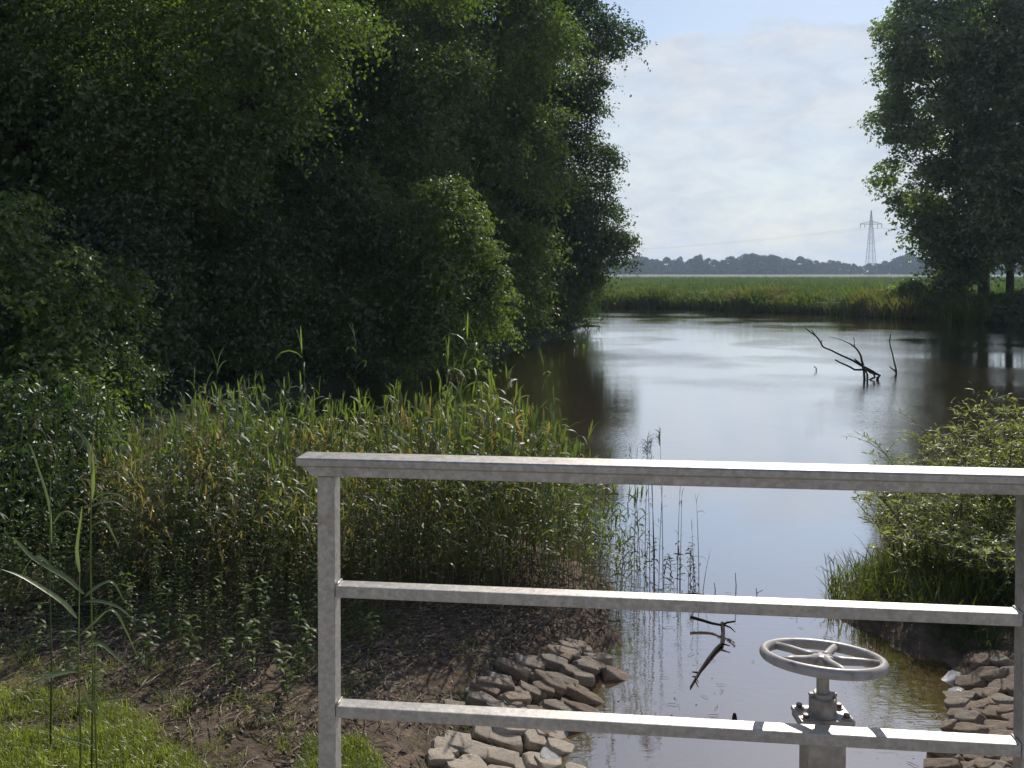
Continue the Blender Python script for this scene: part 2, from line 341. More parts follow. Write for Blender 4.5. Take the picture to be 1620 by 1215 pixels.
# lower tube of the handrail, its end cut on a slant
a = T-.0225; b = T-.052
mb = MB().add([(-.040, -.006, a), (3.3, -.006, a), (3.3, .050, a), (-.040, .050, a), (-.014, -.006, b), (3.3, -.006, b), (3.3, .050, b), (-.014, .050, b)],
              [(0, 3, 2, 1), (4, 5, 6, 7), (0, 1, 5, 4), (1, 2, 6, 5), (2, 3, 7, 6), (3, 0, 4, 7)])
mb.build('support_tube', M_zinc, rail, bevel=.004)
PW = .048
for px in (0, Lf, ):
    ps = rbox('post', (px, -.002, 0), (px+PW, .054, T-.0525), bev=.004)
    MB().box((px-.03, -.03, .001), (px+PW+.03, .085, .011)).build('base_plate', M_zinc, ps, bevel=.002)
for dz in (.850, 1.179):
    zt = CAMZ-dz-1.8
    rr = rbox('rail', (PW+.0005, .001, zt-.032), (Lf-.0005, .050, zt), bev=.003)
    rbox('rail', (Lf+PW+.0005, .001, zt-.032), (3.3, .050, zt), bev=.003)
    for wx in (PW, Lf):      # weld beads where the rail meets the posts
        q = 1 if wx == PW else -1
        MB().tube([(wx+q*.003, .002, zt+.001), (wx+q*.003, .05, zt+.001)], .004, 6).build('weld_bead', M_zinc, rr, smooth=True)
rbox('post', (3.3, -.002, 0), (3.3+PW, .054, T), bev=.004)

# ------------------------------------------------------------------ sluice valve with handwheel
WY = 2.37; wc = V(1302, 1041, WY)
valve = empty('sluice_valve', (wc.x, WY, 1.8), 'tan steel valve column topped by a grey five spoke handwheel', 'valve')
zc = wc.z-1.8
hw = empty('handwheel', (0, 0, zc)); hw.parent = valve
hw.rotation_euler = (R(-9.0), R(3.2), 0)
RW = .1535; mb = MB(); k1, k2 = 56, 14; vs = []
for i in range(k1):
    a = 2*math.pi*i/k1
    for j in range(k2):
        b = 2*math.pi*j/k2; rr = RW+.0125*math.cos(b); vs.append((rr*math.cos(a), rr*math.sin(a), .0145*math.sin(b)))
mb.add(vs, [(i*k2+j, ((i+1) % k1)*k2+j, ((i+1) % k1)*k2+(j+1) % k2, i*k2+(j+1) % k2) for i in range(k1) for j in range(k2)])
mb.build('rim', M_wheel, hw, smooth=True)
for i in range(5):
    a = R(-14+72*i); c, s_ = math.cos(a), math.sin(a)
    MB().tube([(c*r, s_*r, zz) for r, zz in ((.016, .0), (.05, -.002), (.10, .001), (.146, .0))], [.012, .0115, .0105, .0105], 10).build('spoke', M_wheel, hw, smooth=True)
MB().lathe([(.0, .009), (.022, .009), (.028, .006), (.029, .002), (.026, -.020), (.020, -.026), (.0, -.026)], k=24).build('hub', M_wheel, hw, smooth=True)
zf = V(1302, 1128, WY).z-1.8     # top of the flange
MB().lathe([(0, zc-.028), (.0165, zc-.028), (.0165, zf+.05), (0, zf+.05)], k=20).build('spindle', M_zincD, valve, smooth=False)
cl = MB().lathe([(0, .058), (.023, .058), (.026, .055), (.026, .046), (.033, .046), (.036, .043), (.036, .004), (.040, .001), (0, .001)], c=(0, 0, zf), k=28).build('gland', M_zincD, valve)
for q in (-1, 1): MB().box((q*.031-.006, -.006, zf+.0465), (q*.031+.006, .006, zf+.056)).build('lug', M_zincD, cl, bevel=.001)
fl = MB().box((-.072, -.046, zf-.013), (.072, .046, zf)).build('flange', M_wheel, valve, bevel=.002)
MB().box((-.070, -.044, zf-.027), (.070, .044, zf-.0135)).build('lower_flange', M_zincD, valve, bevel=.002)
for qx in (-1, 1):
    for qy in (-1, 1):
        b = MB().lathe([(0, .012), (.008, .012), (.0088, .010), (.0088, .001), (0, .001)], c=(qx*.054, qy*.029, zf), k=6).build('bolt', M_bolt, fl)
        MB().lathe([(.013, .001), (.013, .0035), (.0, .0035)], c=(qx*.054, qy*.029, zf-.0005), k=16).build('washer', M_wheel, fl)
        MB().lathe([(0, -.028), (.005, -.028), (.005, -.048), (0, -.048)], c=(qx*.054, qy*.029, zf), k=8).build('bolt_shank', M_bolt, fl)
MB().box((-.0505, -.040, .002), (.0505, .040, zf-.0275)).build('column', M_zincD, valve, bevel=.004)
MB().box((-.09, -.07, 0.001), (.09, .07, .012)).build('base_plate', M_zincD, valve, bevel=.002)

# ------------------------------------------------------------------ stones
def stone_mesh(seed, m):
    r = random.Random(seed); b = 7; vs = []; fs = []; idx = {}
    sx, sy, sz = .5, .5, .5
    def vid(x, y, zz):
        k = (round(x, 4), round(y, 4), round(zz, 4))
        if k not in idx:
            idx[k] = len(vs)
            v = Vector((x, y, zz)); n = Vector([max(-.43, min(.43, c)) for c in v]); v = n+(v-n).normalized()*.07
            vs.append(v)
        return idx[k]
    for ax in range(3):
        for sg in (-.5, .5):
            for i in range(b):
                for j in range(b):
                    q = []
                    for di, dj in ((0, 0), (1, 0), (1, 1), (0, 1)):
                        c = [0, 0, 0]; c[ax] = sg; c[(ax+1) % 3] = (i+di)/b-.5; c[(ax+2) % 3] = (j+dj)/b-.5; q.append(vid(*c))
                    fs.append(q if sg > 0 else q[::-1])
    ph = [r.uniform(0, 6.28) for _ in range(8)]
    cut = [(Vector((r.choice((-1, 1))*r.uniform(.5, 1), r.choice((-1, 1))*r.uniform(.4, 1), r.uniform(-.2, 1))).normalized(), r.uniform(.55, .68)) for _ in range(4)]
    out = []
    for v in vs:
        v = v.copy()
        v *= 1+.04*math.sin(v.x*7+ph[0])*math.sin(v.y*6+ph[1])+.03*math.sin(v.z*8+ph[2]+v.x*4)
        for n, dd in cut:
            h_ = v.dot(n)
            if h_ > dd: v -= n*(h_-dd)*.85
        v.x *= 1+.2*v.y*math.sin(ph[3]); v.y *= 1+.2*v.x*math.sin(ph[4]); out.append(v)
    mb = MB().add(out, fs); o = mb.build('stone', m, smooth=False); me = o.data; bpy.data.objects.remove(o)
    return me
SM = [stone_mesh(i, M_stones[i % 3]) for i in range(15)]
M_palestone = pbr('stone_pale', [(.3, (.34, .275, .21)), (.55, (.46, .385, .30)), (.75, (.55, .47, .38))], 9, 8, rough=.88, bump=.01, bscale=22)
SPALE = [stone_mesh(30+i, M_palestone) for i in range(6)]
SWET = [stone_mesh(50+i, M_wetstone) for i in range(3)]
def put_stone(x, y, lx, ly, lz, yaw, label, group, sink=.35, me=None, tilt=None):
    o = bpy.data.objects.new('stone', me or random.choice(SM)); C.objects.link(o)
    eps = .22; hgt = float(np.mean([height(x+a, y+b) for a, b in ((0, 0), (.12, 0), (-.12, 0), (0, .12), (0, -.12))]))
    nrm = Vector((-(float(height(x+eps, y))-float(height(x-eps, y)))/(2*eps), -(float(height(x, y+eps))-float(height(x, y-eps)))/(2*eps), 1)).normalized()
    if tilt is not None: nrm = (nrm+Vector(tilt)).normalized()
    nrm = (nrm+Vector((random.gauss(0, .07), random.gauss(0, .07), 0))).normalized()
    q = nrm.to_track_quat('Z', 'Y').to_matrix().to_4x4()
    o.matrix_world = Matrix.Translation((x, y, max(hgt, -.03)+lz*(.5-sink))) @ q @ Matrix.Rotation(yaw, 4, 'Z') @ Matrix.Diagonal((lx, ly, lz, 1))
    return tag(o, label, 'stone', group)
def inpoly(x, y, P):
    c = False
    for i in range(len(P)):
        a, b = P[i], P[(i+1) % len(P)]
        if (a[1] > y) != (b[1] > y) and x < (b[0]-a[0])*(y-a[1])/(b[1]-a[1])+a[0]: c = not c
    return c
def pave(P, yaw, lx, ly, lz, label, group, sink=.3, jit=.16, dens=1, tilt=None, mesh=None):
    xs_ = [p[0] for p in P]; ys_ = [p[1] for p in P]; cx, cy = sum(xs_)/len(P), sum(ys_)/len(P); c, s_ = math.cos(yaw), math.sin(yaw); row = 0
    v = -3.0
    while v < 3:
        rl = ly*random.uniform(.85, 1.2); u = -3+random.random()*lx
        while u < 3:
            ll = lx*random.uniform(.65, 1.35)
            x = cx+c*(u+ll/2)-s_*v; y = cy+s_*(u+ll/2)+c*v
            if inpoly(x, y, P) and random.random() < dens:
                put_stone(x+random.gauss(0, .01), y+random.gauss(0, .01), ll*1.06, rl*1.06, lz*random.uniform(.75, 1.25), yaw+random.gauss(0, jit), label, group, sink, tilt=tilt, me=random.choice(mesh) if mesh else None)
            u += ll*1.0
        v += rl
def gp(l, z): return [tuple(G(u, v, z)[:2]) for u, v in l]
PA = gp([(725, 1118), (790, 1085), (850, 1052), (905, 1015), (945, 1022), (975, 1040)], .18)+gp([(965, 1062), (930, 1095), (935, 1120), (915, 1150), (870, 1165), (760, 1165)], .02)
pave(PA, R(-57), .21, .086, .10, 'brown block stone set loosely in the left bank revetment below the reeds', 'rough stones of the left bank revetment', sink=.2, jit=.13)
PB = gp([(735, 1135), (690, 1172), (645, 1215), (620, 1300)], .28)+gp([(840, 1300), (915, 1215), (895, 1190), (885, 1150), (800, 1138)], .03)
pave(PB, R(-52), .24, .115, .075, 'pale flat paving stone closely set at the bottom edge left of the water', 'flat paving stones at the lower left of the water', sink=.30, jit=.05, mesh=SPALE)
PC = gp([(700, 1128), (735, 1090), (800, 1055), (850, 1035), (800, 1090), (740, 1125)], .3)
pave(PC, R(-55), .20, .10, .08, 'muddy stone half sunk in the soil above the left revetment', 'half buried stones above the left revetment', sink=.68, jit=.15, dens=.6)
PD = gp([(1502, 1075), (1535, 1048), (1580, 1052), (1640, 1080), (1720, 1150), (1720, 1300), (1500, 1300)], .15)+gp([(1478, 1222), (1496, 1175), (1520, 1120)], .02)
pave(PD, R(42), .195, .088, .115, 'brown block stone stacked in the right bank revetment beside the railing post', 'rough stones of the right bank revetment', sink=.2, jit=.14, tilt=(-.15, -.1, 0))
for (u, v, s_, lb) in ((1508, 1072, .16, 'wet glinting stone at the upper water edge of the right revetment'), (1512, 1094, .15, 'pale wet angular stone lying in the water below the glinting one'),
                       (1516, 1118, .11, 'small pale wet stone halfway down the right water edge'), (1506, 1139, .13, 'wet pale stone at the lower right water edge'),
                       (868, 1198, .17, 'wet glinting stone at the tip of the lower left paving'), (893, 1172, .12, 'dark wet stone in the water right of the left revetment')):
    p_ = G(u, v, .02); put_stone(p_.x, p_.y, s_, s_*.75, s_*.7, random.uniform(0, 3), lb, 'wet stones at the water edge', sink=.45, me=SWET[random.randrange(3)] if 'dark' not in lb else SM[1])

# ------------------------------------------------------------------ plants
def blade(mb, p0, dirv, up, length, width, droop, n=5, twist=0, fold=0):
    """arching blade: a ribbon that leaves p0 rising and bends over in direction dirv"""
    d = Vector((dirv[0], dirv[1], 0)).normalized(); side = Vector((-d.y, d.x, 0)); side = (side*math.cos(twist)+Vector((0, 0, 1))*math.sin(twist))
    vs = []; p = Vector(p0); ang = up; st = length/n
    for i in range(n+1):
        t = i/n; w_ = width*(.45+1.6*t)*(1-t)**.75 if t < 1 else 0
        w_ = max(w_, width*.02)
        vs += [p+side*w_*.5, p-side*w_*.5]
        p = p+(d*math.cos(ang)+Vector((0, 0, 1))*math.sin(ang))*st
        ang -= droop/n*(1+t)
        if fold and abs(t-fold) < .5/n: ang -= 1.5
    mb.add(vs, [(2*i, 2*i+1, 2*i+3, 2*i+2) for i in range(n)])
def reed(seed, h=2.0, nl=9, leaf=.40, w=.046, sr=.0045, plume=False, bare=.25):
    r = random.Random(seed); st = MB(); lf = MB()
    bend = r.uniform(.02, .12); a = r.uniform(0, 6.28); pts = []
    for i in range(6):
        t = i/5; pts.append(Vector((math.cos(a)*bend*t*t, math.sin(a)*bend*t*t, h*t)))
    st.tube(pts, [sr, sr, sr*.9, sr*.8, sr*.6, sr*.25], 3)
    ph = r.uniform(0, 6.28)
    for i in range(nl):
        t = bare+(1-bare)*(i+.5)/nl; k_ = min(int(t*5), 4); q = pts[k_].lerp(pts[k_+1], t*5-k_)
        an = ph+i*math.pi+r.gauss(0, .5); l_ = leaf*r.uniform(.7, 1.2)*(1-.35*abs(t-.7))
        blade(lf, q, (math.cos(an), math.sin(an)), r.uniform(.55, 1.25), l_, w*r.uniform(.7, 1.2), r.uniform(.7, 2.3), 5, r.gauss(0, .4), fold=r.choice((0, 0, .4, .6)))
    for i in range(2):
        an = r.uniform(0, 6.28); blade(lf, pts[5]-Vector((0, 0, .04)), (math.cos(an), math.sin(an)), 1.45, leaf*.8, w*.8, r.uniform(0, .9), 4)
    if plume:
        for i in range(14):
            an = r.uniform(-.6, .6)+a; blade(st, pts[5]+Vector((0, 0, -.01*i)), (math.cos(an), math.sin(an)), .9, .12, .012, 1.9, 3)
    return st, lf
def weed(seed, h=.9, pairs=12, leaf=.085):
    r = random.Random(seed); st = MB(); lf = MB(); a = r.uniform(0, 6.28); bend = r.uniform(0, .1)
    pts = [Vector((math.cos(a)*bend*t*t, math.sin(a)*bend*t*t, h*t)) for t in (0, .35, .7, 1)]
    st.tube(pts, [.004, .0035, .003, .0015], 3)
    for i in range(pairs):
        t = .15+.85*i/(pairs-1); k_ = min(int(t*3), 2); q = pts[k_].lerp(pts[k_+1], min(1, t*3-k_)); b = r.uniform(0, 6.28)
        for s_ in (0, math.pi, math.pi/2) if i % 2 else (0, math.pi):
            an = b+s_+r.gauss(0, .2); blade(lf, q, (math.cos(an), math.sin(an)), r.uniform(.1, .8), leaf*r.uniform(.8, 1.3)*(1.15-.5*t), leaf*.30, r.uniform(.8, 1.8), 4, r.gauss(0, .3))
    return st, lf
def arr(p): return (np.concatenate(p.v), p.f)
reeds = [reed(i, h=1.0*random.uniform(.85, 1.1)*2.0, nl=random.randint(7, 10), plume=(i % 6 == 0)) for i in range(12)]
reedS = [arr(a) for a, b in reeds]; reedL = [arr(b) for a, b in reeds]
weeds = [weed(100+i) for i in range(8)]
weedS = [arr(a) for a, b in weeds]; weedL = [arr(b) for a, b in weeds]
def rnd_in(P, n):
    P = np.array(P); lo, hi = P.min(0), P.max(0); out = []
    while len(out) < n:
        x, y = rng.uniform(lo[0], hi[0]), rng.uniform(lo[1], hi[1])
        if inpoly(x, y, P): out.append((x, y))
    return np.array(out)
BED = [(-4.3, 9.2), (-3.5, 8.0), (-2.6, 7.4), (-1.2, 7.2), (-.2, 7.7), (.6, 8.15), (1.15, 8.5), (1.4, 9.2), (1.25, 10.0), (.6, 10.7), (-1.2, 11.0), (-4, 11.4), (-5.0, 11.2)]
def bed(P, n, hfun, protoS, protoL, name, mS, mL, label, cat, dry=.12, lean=.08):
    xy = rnd_in(P, n); zz = np.maximum(height(xy[:, 0], xy[:, 1]), -.35)
    pos = np.column_stack([xy, zz]); yaw = rng.uniform(0, 6.28, n); sc = hfun(xy)*rng.uniform(.60, 1.08, n)*(1+.10*np.sin(xy[:, 0]*3.1)*np.sin(xy[:, 1]*2.3+xy[:, 0])); wh = rng.integers(0, len(protoS), n)
    dm = rng.random(n) < dry
    st = rng.bit_generator.state
    s = MB(); scatter(s, protoS, pos, yaw, sc, wh, lean)
    rng.bit_generator.state = st
    l = MB(); scatter(l, protoL, pos, yaw, sc, wh, lean)
    root = s.build(name, mS); tag(root, label, cat, kind='stuff')
    lo = l.build('leaves', mL, root); lo['kind'] = 'stuff'
    return root
def hreed(xy):
    x, y = xy[:, 0], xy[:, 1]
    return np.clip(np.interp(x, [-6, -4.4, -3.2, -2.2, -1, 0, .4, .8, 1.2], [.45, .52, .70, .64, .72, .82, .75, .64, .52]), .3, 1.2)*np.interp(y, [7.3, 8.6], [.82, 1.0])
bed(BED, 1150, hreed, reedS, reedL, 'reed_bed', M_dry, M_reed, 'tall green common reeds growing densely on the muddy left bank behind the railing', 'reeds')
M_gold = foliage('reed_golden', (.13, .095, .04), (.27, .20, .09), 6, .9, .4, .05)
bed([(-4.4, 9.4), (-3.7, 7.6), (-2.6, 7.2), (-1.2, 7.5), (.5, 8.6), (.2, 9.6), (-3.5, 10.3)], 330, lambda q: hreed(q)*.9, reedS, reedL, 'dry_reeds', M_dry, M_gold, 'golden tan dead reeds mixed into the left part of the reed bed', 'reeds', lean=.14)
WB = [(-4.9, 7.4), (-3.9, 6.9), (-2.5, 6.55), (-1.6, 6.75), (-.9, 7.5), (-.1, 8.1), (.8, 8.6), (.9, 9.0), (-1, 8.9), (-3.6, 8.6)]
bed(WB, 430, lambda xy: np.interp(xy[:, 1], [6.5, 7.6, 9], [.45, 1.0, 1.35])*np.interp(xy[:, 0], [-1.5, .2], [.85, .5]), weedS, weedL, 'weed_bank', M_dry, M_weed, 'leafy green weeds growing among the feet of the reeds', 'weeds', lean=.09)
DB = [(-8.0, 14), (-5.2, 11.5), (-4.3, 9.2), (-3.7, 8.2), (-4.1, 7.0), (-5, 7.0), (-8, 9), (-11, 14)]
bed(DB, 650, lambda xy: np.full(len(xy), .62), reedS, reedL, 'shade_toned_reeds', M_dry, M_reedD, 'sparse reeds left of the reed bed, tree shade put into their dark colour', 'reeds', lean=.1)  # tree shade on these reeds comes from the dark leaf colour

# individually visible reeds standing in the water at the right end of the bed, and tips above the bed
def reed_thing(x, y, h, label, group, seed, nl=4, leaf=.25, w=.014, dark=True, cat='reed', name='reed', plume=False, sr=.005, bare=.3):
    s, l = reed(seed, h, nl, leaf, w, sr, plume, bare)
    zb = max(float(height(x, y)), -.3)
    e_ = empty(name, (x, y, zb), label, cat, group)
    s.build('stem', M_dry if not dark else M_dead, e_); l.build('leaves', M_reed if not dark else M_reedD, e_)
    return e_
k = 0
for (u, vb, vt) in ((1003, 935, 735), (1013, 925, 720), (1020, 940, 705), (1028, 938, 712), (1034, 930, 700), (1036, 945, 720), (1049, 935, 684), (1042, 930, 760), (1071, 930, 770), (1076, 932, 775), (1098, 935, 830), (1106, 932, 780), (1110, 935, 870), (1088, 930, 868)):
    p_ = G(u, vb); t_ = V(u, vt, p_.y); k += 1
    reed_thing(p_.x, p_.y, t_.z+.25, 'thin dark reed stalk standing alone in open water right of the reed bed', 'lone reed stalks in the water', 300+k, nl=3 if u > 1060 else 5, leaf=.16, w=.010, plume=vt < 725, sr=.0045)
for (u, vb, vt, lb) in ((1130, 945, 922, 'shortest stick poking from the water right of the reed stalks'), (1163, 946, 906, 'upright thin stick standing in the water above the floating branch'), (1196, 948, 930, 'small forked twig standing in the water, rightmost of the sticks')):
    p_ = G(u, vb); t_ = V(u, vt, p_.y); s = MB().tube([(p_.x, p_.y, -.2), (p_.x+.01, p_.y, t_.z*.5), (p_.x, p_.y, t_.z)], [.006, .005, .003], 5)
    if 'forked' in lb: s.tube([(p_.x, p_.y, t_.z*.5), (p_.x+.07, p_.y, t_.z*.8)], .003, 4)
    tag(s.build('stick', M_dead), lb, 'stick')
for i, (u, v) in enumerate(((1050, 925), (1062, 915), (1075, 925), (1092, 915), (1100, 928), (1022, 905), (1035, 915), (1000, 910), (1010, 920))):
    p_ = G(u, v); s, l = weed(500+i, h=random.uniform(.3, .5), pairs=9, leaf=.08); e_ = empty('water_plant', (p_.x, p_.y, -.02), 'small dark leafy sprig rising from the water among the lone reed stalks', 'plant', 'leafy sprigs in the water')
    s.build('stem', M_dead, e_); l.build('leaves', M_reedD, e_)
tips = ((340, 640, 'tall pale reed blade at the left end of the reed tops'), (492, 602, 'tall reed with a bent tip left of the railing corner'), (562, 590, 'tallest pale reed with a folded white leaf above the handrail corner'),
        (737, 575, 'tall slender reed rising above the middle of the bed'), (762, 578, 'tall reed just right of the slender middle one'), (846, 600, 'tall reed near the right end of the bed'), (700, 612, 'tall reed leaning left above the handrail'))
for i, (u, v, lb) in enumerate(tips):
    yb = 9.0+.3*(i % 3); t_ = V(u, v, yb); reed_thing(t_.x, yb, t_.z-.15, lb, None, 700+i, nl=8, leaf=.38, w=.026, dark=False)
# weeds one can tell apart in front of the bed
for i, (u, v, h_) in enumerate(((425, 1040, .62), (385, 1050, .55), (455, 1110, .42), (340, 1020, .5), (270, 1035, .5), (480, 1050, .5), (400, 1075, .4), (250, 980, .6), (150, 1120, .45), (55, 1060, .4), (205, 1030, .55), (470, 1075, .35), (20, 1000, .6), (95, 985, .6), (175, 1000, .6), (300, 1070, .4), (355, 1095, .35), (230, 1075, .4), (110, 1090, .35), (585, 1030, .3), (560, 1015, .35))):
    p_ = G(u, v, .45); s, l = weed(800+i, h=h_, pairs=10, leaf=.105); e_ = empty('weed_plant', (p_.x, p_.y, float(height(p_.x, p_.y))-.01),
      'bright leafy weed standing in front of the reed bed on bare brown soil', 'plant', 'leafy weeds in front of the reed bed')
    s.build('stem', M_dry, e_); l.build('leaves', M_weed, e_)

# big foreground reed plants at the left edge, leaves placed one by one
def fore_reed(u0, Yp, vtop, vbot, leaves, label, lean=0):
    b0 = V(u0, vbot, Yp); zg = float(height(b0.x, Yp)); root = empty('foreground_reed', (b0.x, Yp, zg), label, 'reed')
    tp = V(u0+lean, vtop, Yp); p0 = Vector((0, 0, -.02)); p1 = tp-Vector((b0.x, Yp, zg))
    MB().tube([p0, p0.lerp(p1, .33)+Vector((.008, 0, 0)), p0.lerp(p1, .66)+Vector((-.006, 0, 0)), p1], [.0055, .005, .004, .002], 6).build('stem', M_reed, root, smooth=True)
    for pts, wd in leaves:
        wp = [V(u, v, Yp+dy)-Vector((b0.x, Yp, zg)) for (u, v, dy) in pts]
        # smooth the polyline
        cur = []
        for i in range(len(wp)-1):
            a, b, c, d = wp[max(i-1, 0)], wp[i], wp[i+1], wp[min(i+2, len(wp)-1)]
            for s in range(5):
                t = s/5; cur.append(.5*((2*b)+(c-a)*t+(2*a-5*b+4*c-d)*t*t+(3*b-a-3*c+d)*t**3))
        cur.append(wp[-1]); vs = []; n = len(cur)
        for i, q in enumerate(cur):
            d = (cur[min(i+1, n-1)]-cur[max(i-1, 0)]).normalized(); sd_ = d.cross(Vector((0, -.5, 1))).normalized()
            up_ = sd_.cross(d).normalized(); t = i/(n-1); ww = wd*1.1*min(1, .35+t*3)*(1-t**2.2)
            vs += [q+sd_*ww*.5+up_*ww*.16, q, q-sd_*ww*.5+up_*ww*.16]
        f = []
        for i in range(n-1): f += [(3*i, 3*i+1, 3*i+4, 3*i+3), (3*i+1, 3*i+2, 3*i+5, 3*i+4)]
        MB().add(vs, f).build('leaf', M_fore, root, smooth=True)
fore_reed(126, 4.6, 905, 1400, [
    ([(133, 940, 0), (105, 915, .05), (55, 885, .1), (25, 855, .15), (24, 862, .16)], .022), ([(122, 978, 0), (95, 950, -.05), (40, 915, -.1), (0, 900, -.15)], .026),
    ([(133, 945, 0), (155, 928, .05), (178, 921, .08), (195, 950, .1)], .022), ([(135, 952, 0), (160, 952, -.04), (190, 962, -.08), (215, 985, -.1)], .020),
    ([(125, 1008, 0), (150, 985, .04), (178, 965, .06), (200, 1000, .1), (220, 1045, .12)], .018), ([(135, 1020, 0), (158, 1018, .0), (185, 1040, -.04), (212, 1065, -.05)], .018),
    ([(126, 1063, 0), (95, 1064, .03), (60, 1068, .05), (38, 1070, .06)], .018), ([(120, 1062, 0), (80, 1070, -.05), (45, 1085, -.1), (35, 1100, -.1)], .022),
    ([(120, 1115, 0), (150, 1110, .03), (190, 1105, .04), (212, 1103, .04)], .016), ([(126, 905, 0), (122, 870, .02), (128, 820, .03), (130, 800, .03)], .018)],
    'large pale green reed with long spreading leaves at the lower left')
fore_reed(145, 5.0, 700, 1300, [
    ([(145, 750, 0), (143, 715, .02), (130, 690, .03), (112, 672, .04)], .030), ([(146, 790, 0), (148, 765, .0), (147, 735, 0), (142, 700, .0)], .022),
    ([(138, 805, 0), (160, 795, .03), (185, 795, .05), (205, 812, .07)], .016), ([(140, 800, 0), (162, 782, .0), (190, 783, -.02), (198, 795, -.02)], .014), ([(142, 835, 0), (165, 825, .03), (178, 845, .05), (190, 870, .05)], .016)],
    'tall upright reed with a curved tip left of the reed bed')
fore_reed(80, 5.3, 760, 1250, [
    ([(82, 860, 0), (78, 800, .02), (60, 740, .04), (45, 702, .06), (33, 715, .06)], .014), ([(85, 900, 0), (60, 880, .04), (40, 900, .06), (25, 940, .08)], .016), ([(84, 830, 0), (100, 810, .04), (120, 815, .06), (130, 840, .06)], .014)],
    'dark thin reed with a drooping arched tip at the left edge')
fore_reed(152, 4.5, 1020, 1400, [([(155, 1150, 0), (160, 1120, .02), (150, 1090, .02)], .022), ([(152, 1130, 0), (140, 1112, .02), (130, 1080, .02)], .02), ([(150, 1180, 0), (110, 1170, .0), (70, 1158, .0)], .012)],
    'short bright reed shoot in the sunlit grass at the bottom left')

# grass, litter
def tuft_proto(seed, n=7, h=.12, w=.006, spread=.03, segs=3):
    r = random.Random(seed); m_ = MB()
    for i in range(n):
        a = r.uniform(0, 6.28); q = (r.gauss(0, spread), r.gauss(0, spread), 0)
        blade(m_, q, (math.cos(a), math.sin(a)), r.uniform(.9, 1.5), h*r.uniform(.6, 1.25), w, r.uniform(.2, 1.5), segs, r.uniform(-.5, .5))
    return arr(m_)
tp = [tuft_proto(i) for i in range(10)]
def grow(P, n, name, m_, label, cat, smin, smax, protos=tp, keep=None, zoff=-.005):
    xy = rnd_in(P, n)
    if keep is not None: xy = xy[keep(xy)]
    zz = np.maximum(height(xy[:, 0], xy[:, 1]), 0)+zoff; q = MB(); scatter(q, protos, np.column_stack([xy, zz]), rng.uniform(0, 6.28, len(xy)), rng.uniform(smin, smax, len(xy)))
    return tag(q.build(name, m_), label, cat, kind='stuff')
grow([(-5, 3.6), (-1.5, 3.6), (-1.6, 4.9), (-2.05, 5.4), (-2.5, 5.8), (-3.2, 6.0), (-5, 6.0)], 13000, 'grass', M_grass, 'bright sunlit grass in the bottom left corner', 'grass', .35, 1.05,
     keep=lambda q: (wob(q[:, 0]*1.6, q[:, 1]*1.6) > rng.uniform(-.5, .4, len(q))) | ((q[:, 1] < 5.5) & (q[:, 0] < -2.2)))
grow([(-1.25, 4.9), (-.72, 5.0), (-.82, 5.5), (-1.0, 5.75), (-1.3, 5.6)], 1200, 'grass_patch', M_grass, 'small bright grass patch right of the left railing post', 'grass', .4, .9)
grow([(-4, 5.6), (-.3, 5.6), (-.2, 7.2), (-1.2, 7.6), (-4, 7.2)], 2600, 'sparse_grass', M_bankgrass, 'thin grass scattered over the bare soil in front of the reeds', 'grass', .3, .8, keep=lambda q: wob(q[:, 0]*2, q[:, 1]*2) > rng.uniform(-.2, .6, len(q)))
grow([(-4.5, 5.0), (-1.2, 4.9), (-1.4, 5.9), (-2.6, 6.5), (-4.5, 6.6)], 1500, 'ragged_grass', M_grass, 'ragged grass thinning out from the lawn edge onto the soil', 'grass', .3, .95, keep=lambda q: np.abs(wob(q[:, 0]*2.6, q[:, 1]*2.6)) > rng.uniform(.0, .7, len(q)))
def chip(seed):
    r = random.Random(seed); m_ = MB()
    if seed % 3 == 0: m_.tube([(-.07, 0, .006), (0, .01*r.random(), .012), (.07, 0, .005)], [.003, .0035, .002], 3)
    else:
        a = r.uniform(.012, .03); m_.add([(-a, 0, .004), (0, a*.35, .012), (a, 0, .006), (0, -a*.35, .002)], [(0, 1, 2, 3)])
    return arr(m_)
cp = [chip(i) for i in range(9)]
lt = grow([(-5, 5.2), (-.4, 5.2), (.2, 6.6), (.9, 7.9), (.8, 8.8), (-5, 9)], 26000, 'leaf_litter', M_litter, 'dry leaves and broken reed stems lying on the mud', 'litter', .5, 1.3, protos=cp, zoff=.002, keep=lambda q: wob(q[:, 0]*2.3, q[:, 1]*2.3) > rng.uniform(-.6, .3, len(q)))
n = 420; fx = np.concatenate([rng.normal(1.25, .35, n//2), rng.normal(3.2, .3, n//2)]); fy = np.concatenate([rng.uniform(6.6, 10, n//2), rng.uniform(6, 8.8, n//2)]); k_ = sdist(fx, fy) < -.04
q = MB(); scatter(q, cp, np.column_stack([fx, fy, np.full(n, .004)])[k_], rng.uniform(0, 6.28, k_.sum()), rng.uniform(.25, .7, k_.sum()))
tag(q.build('floating_debris', M_litter), 'tiny leaf bits and stem pieces floating along the banks', 'debris', kind='stuff')
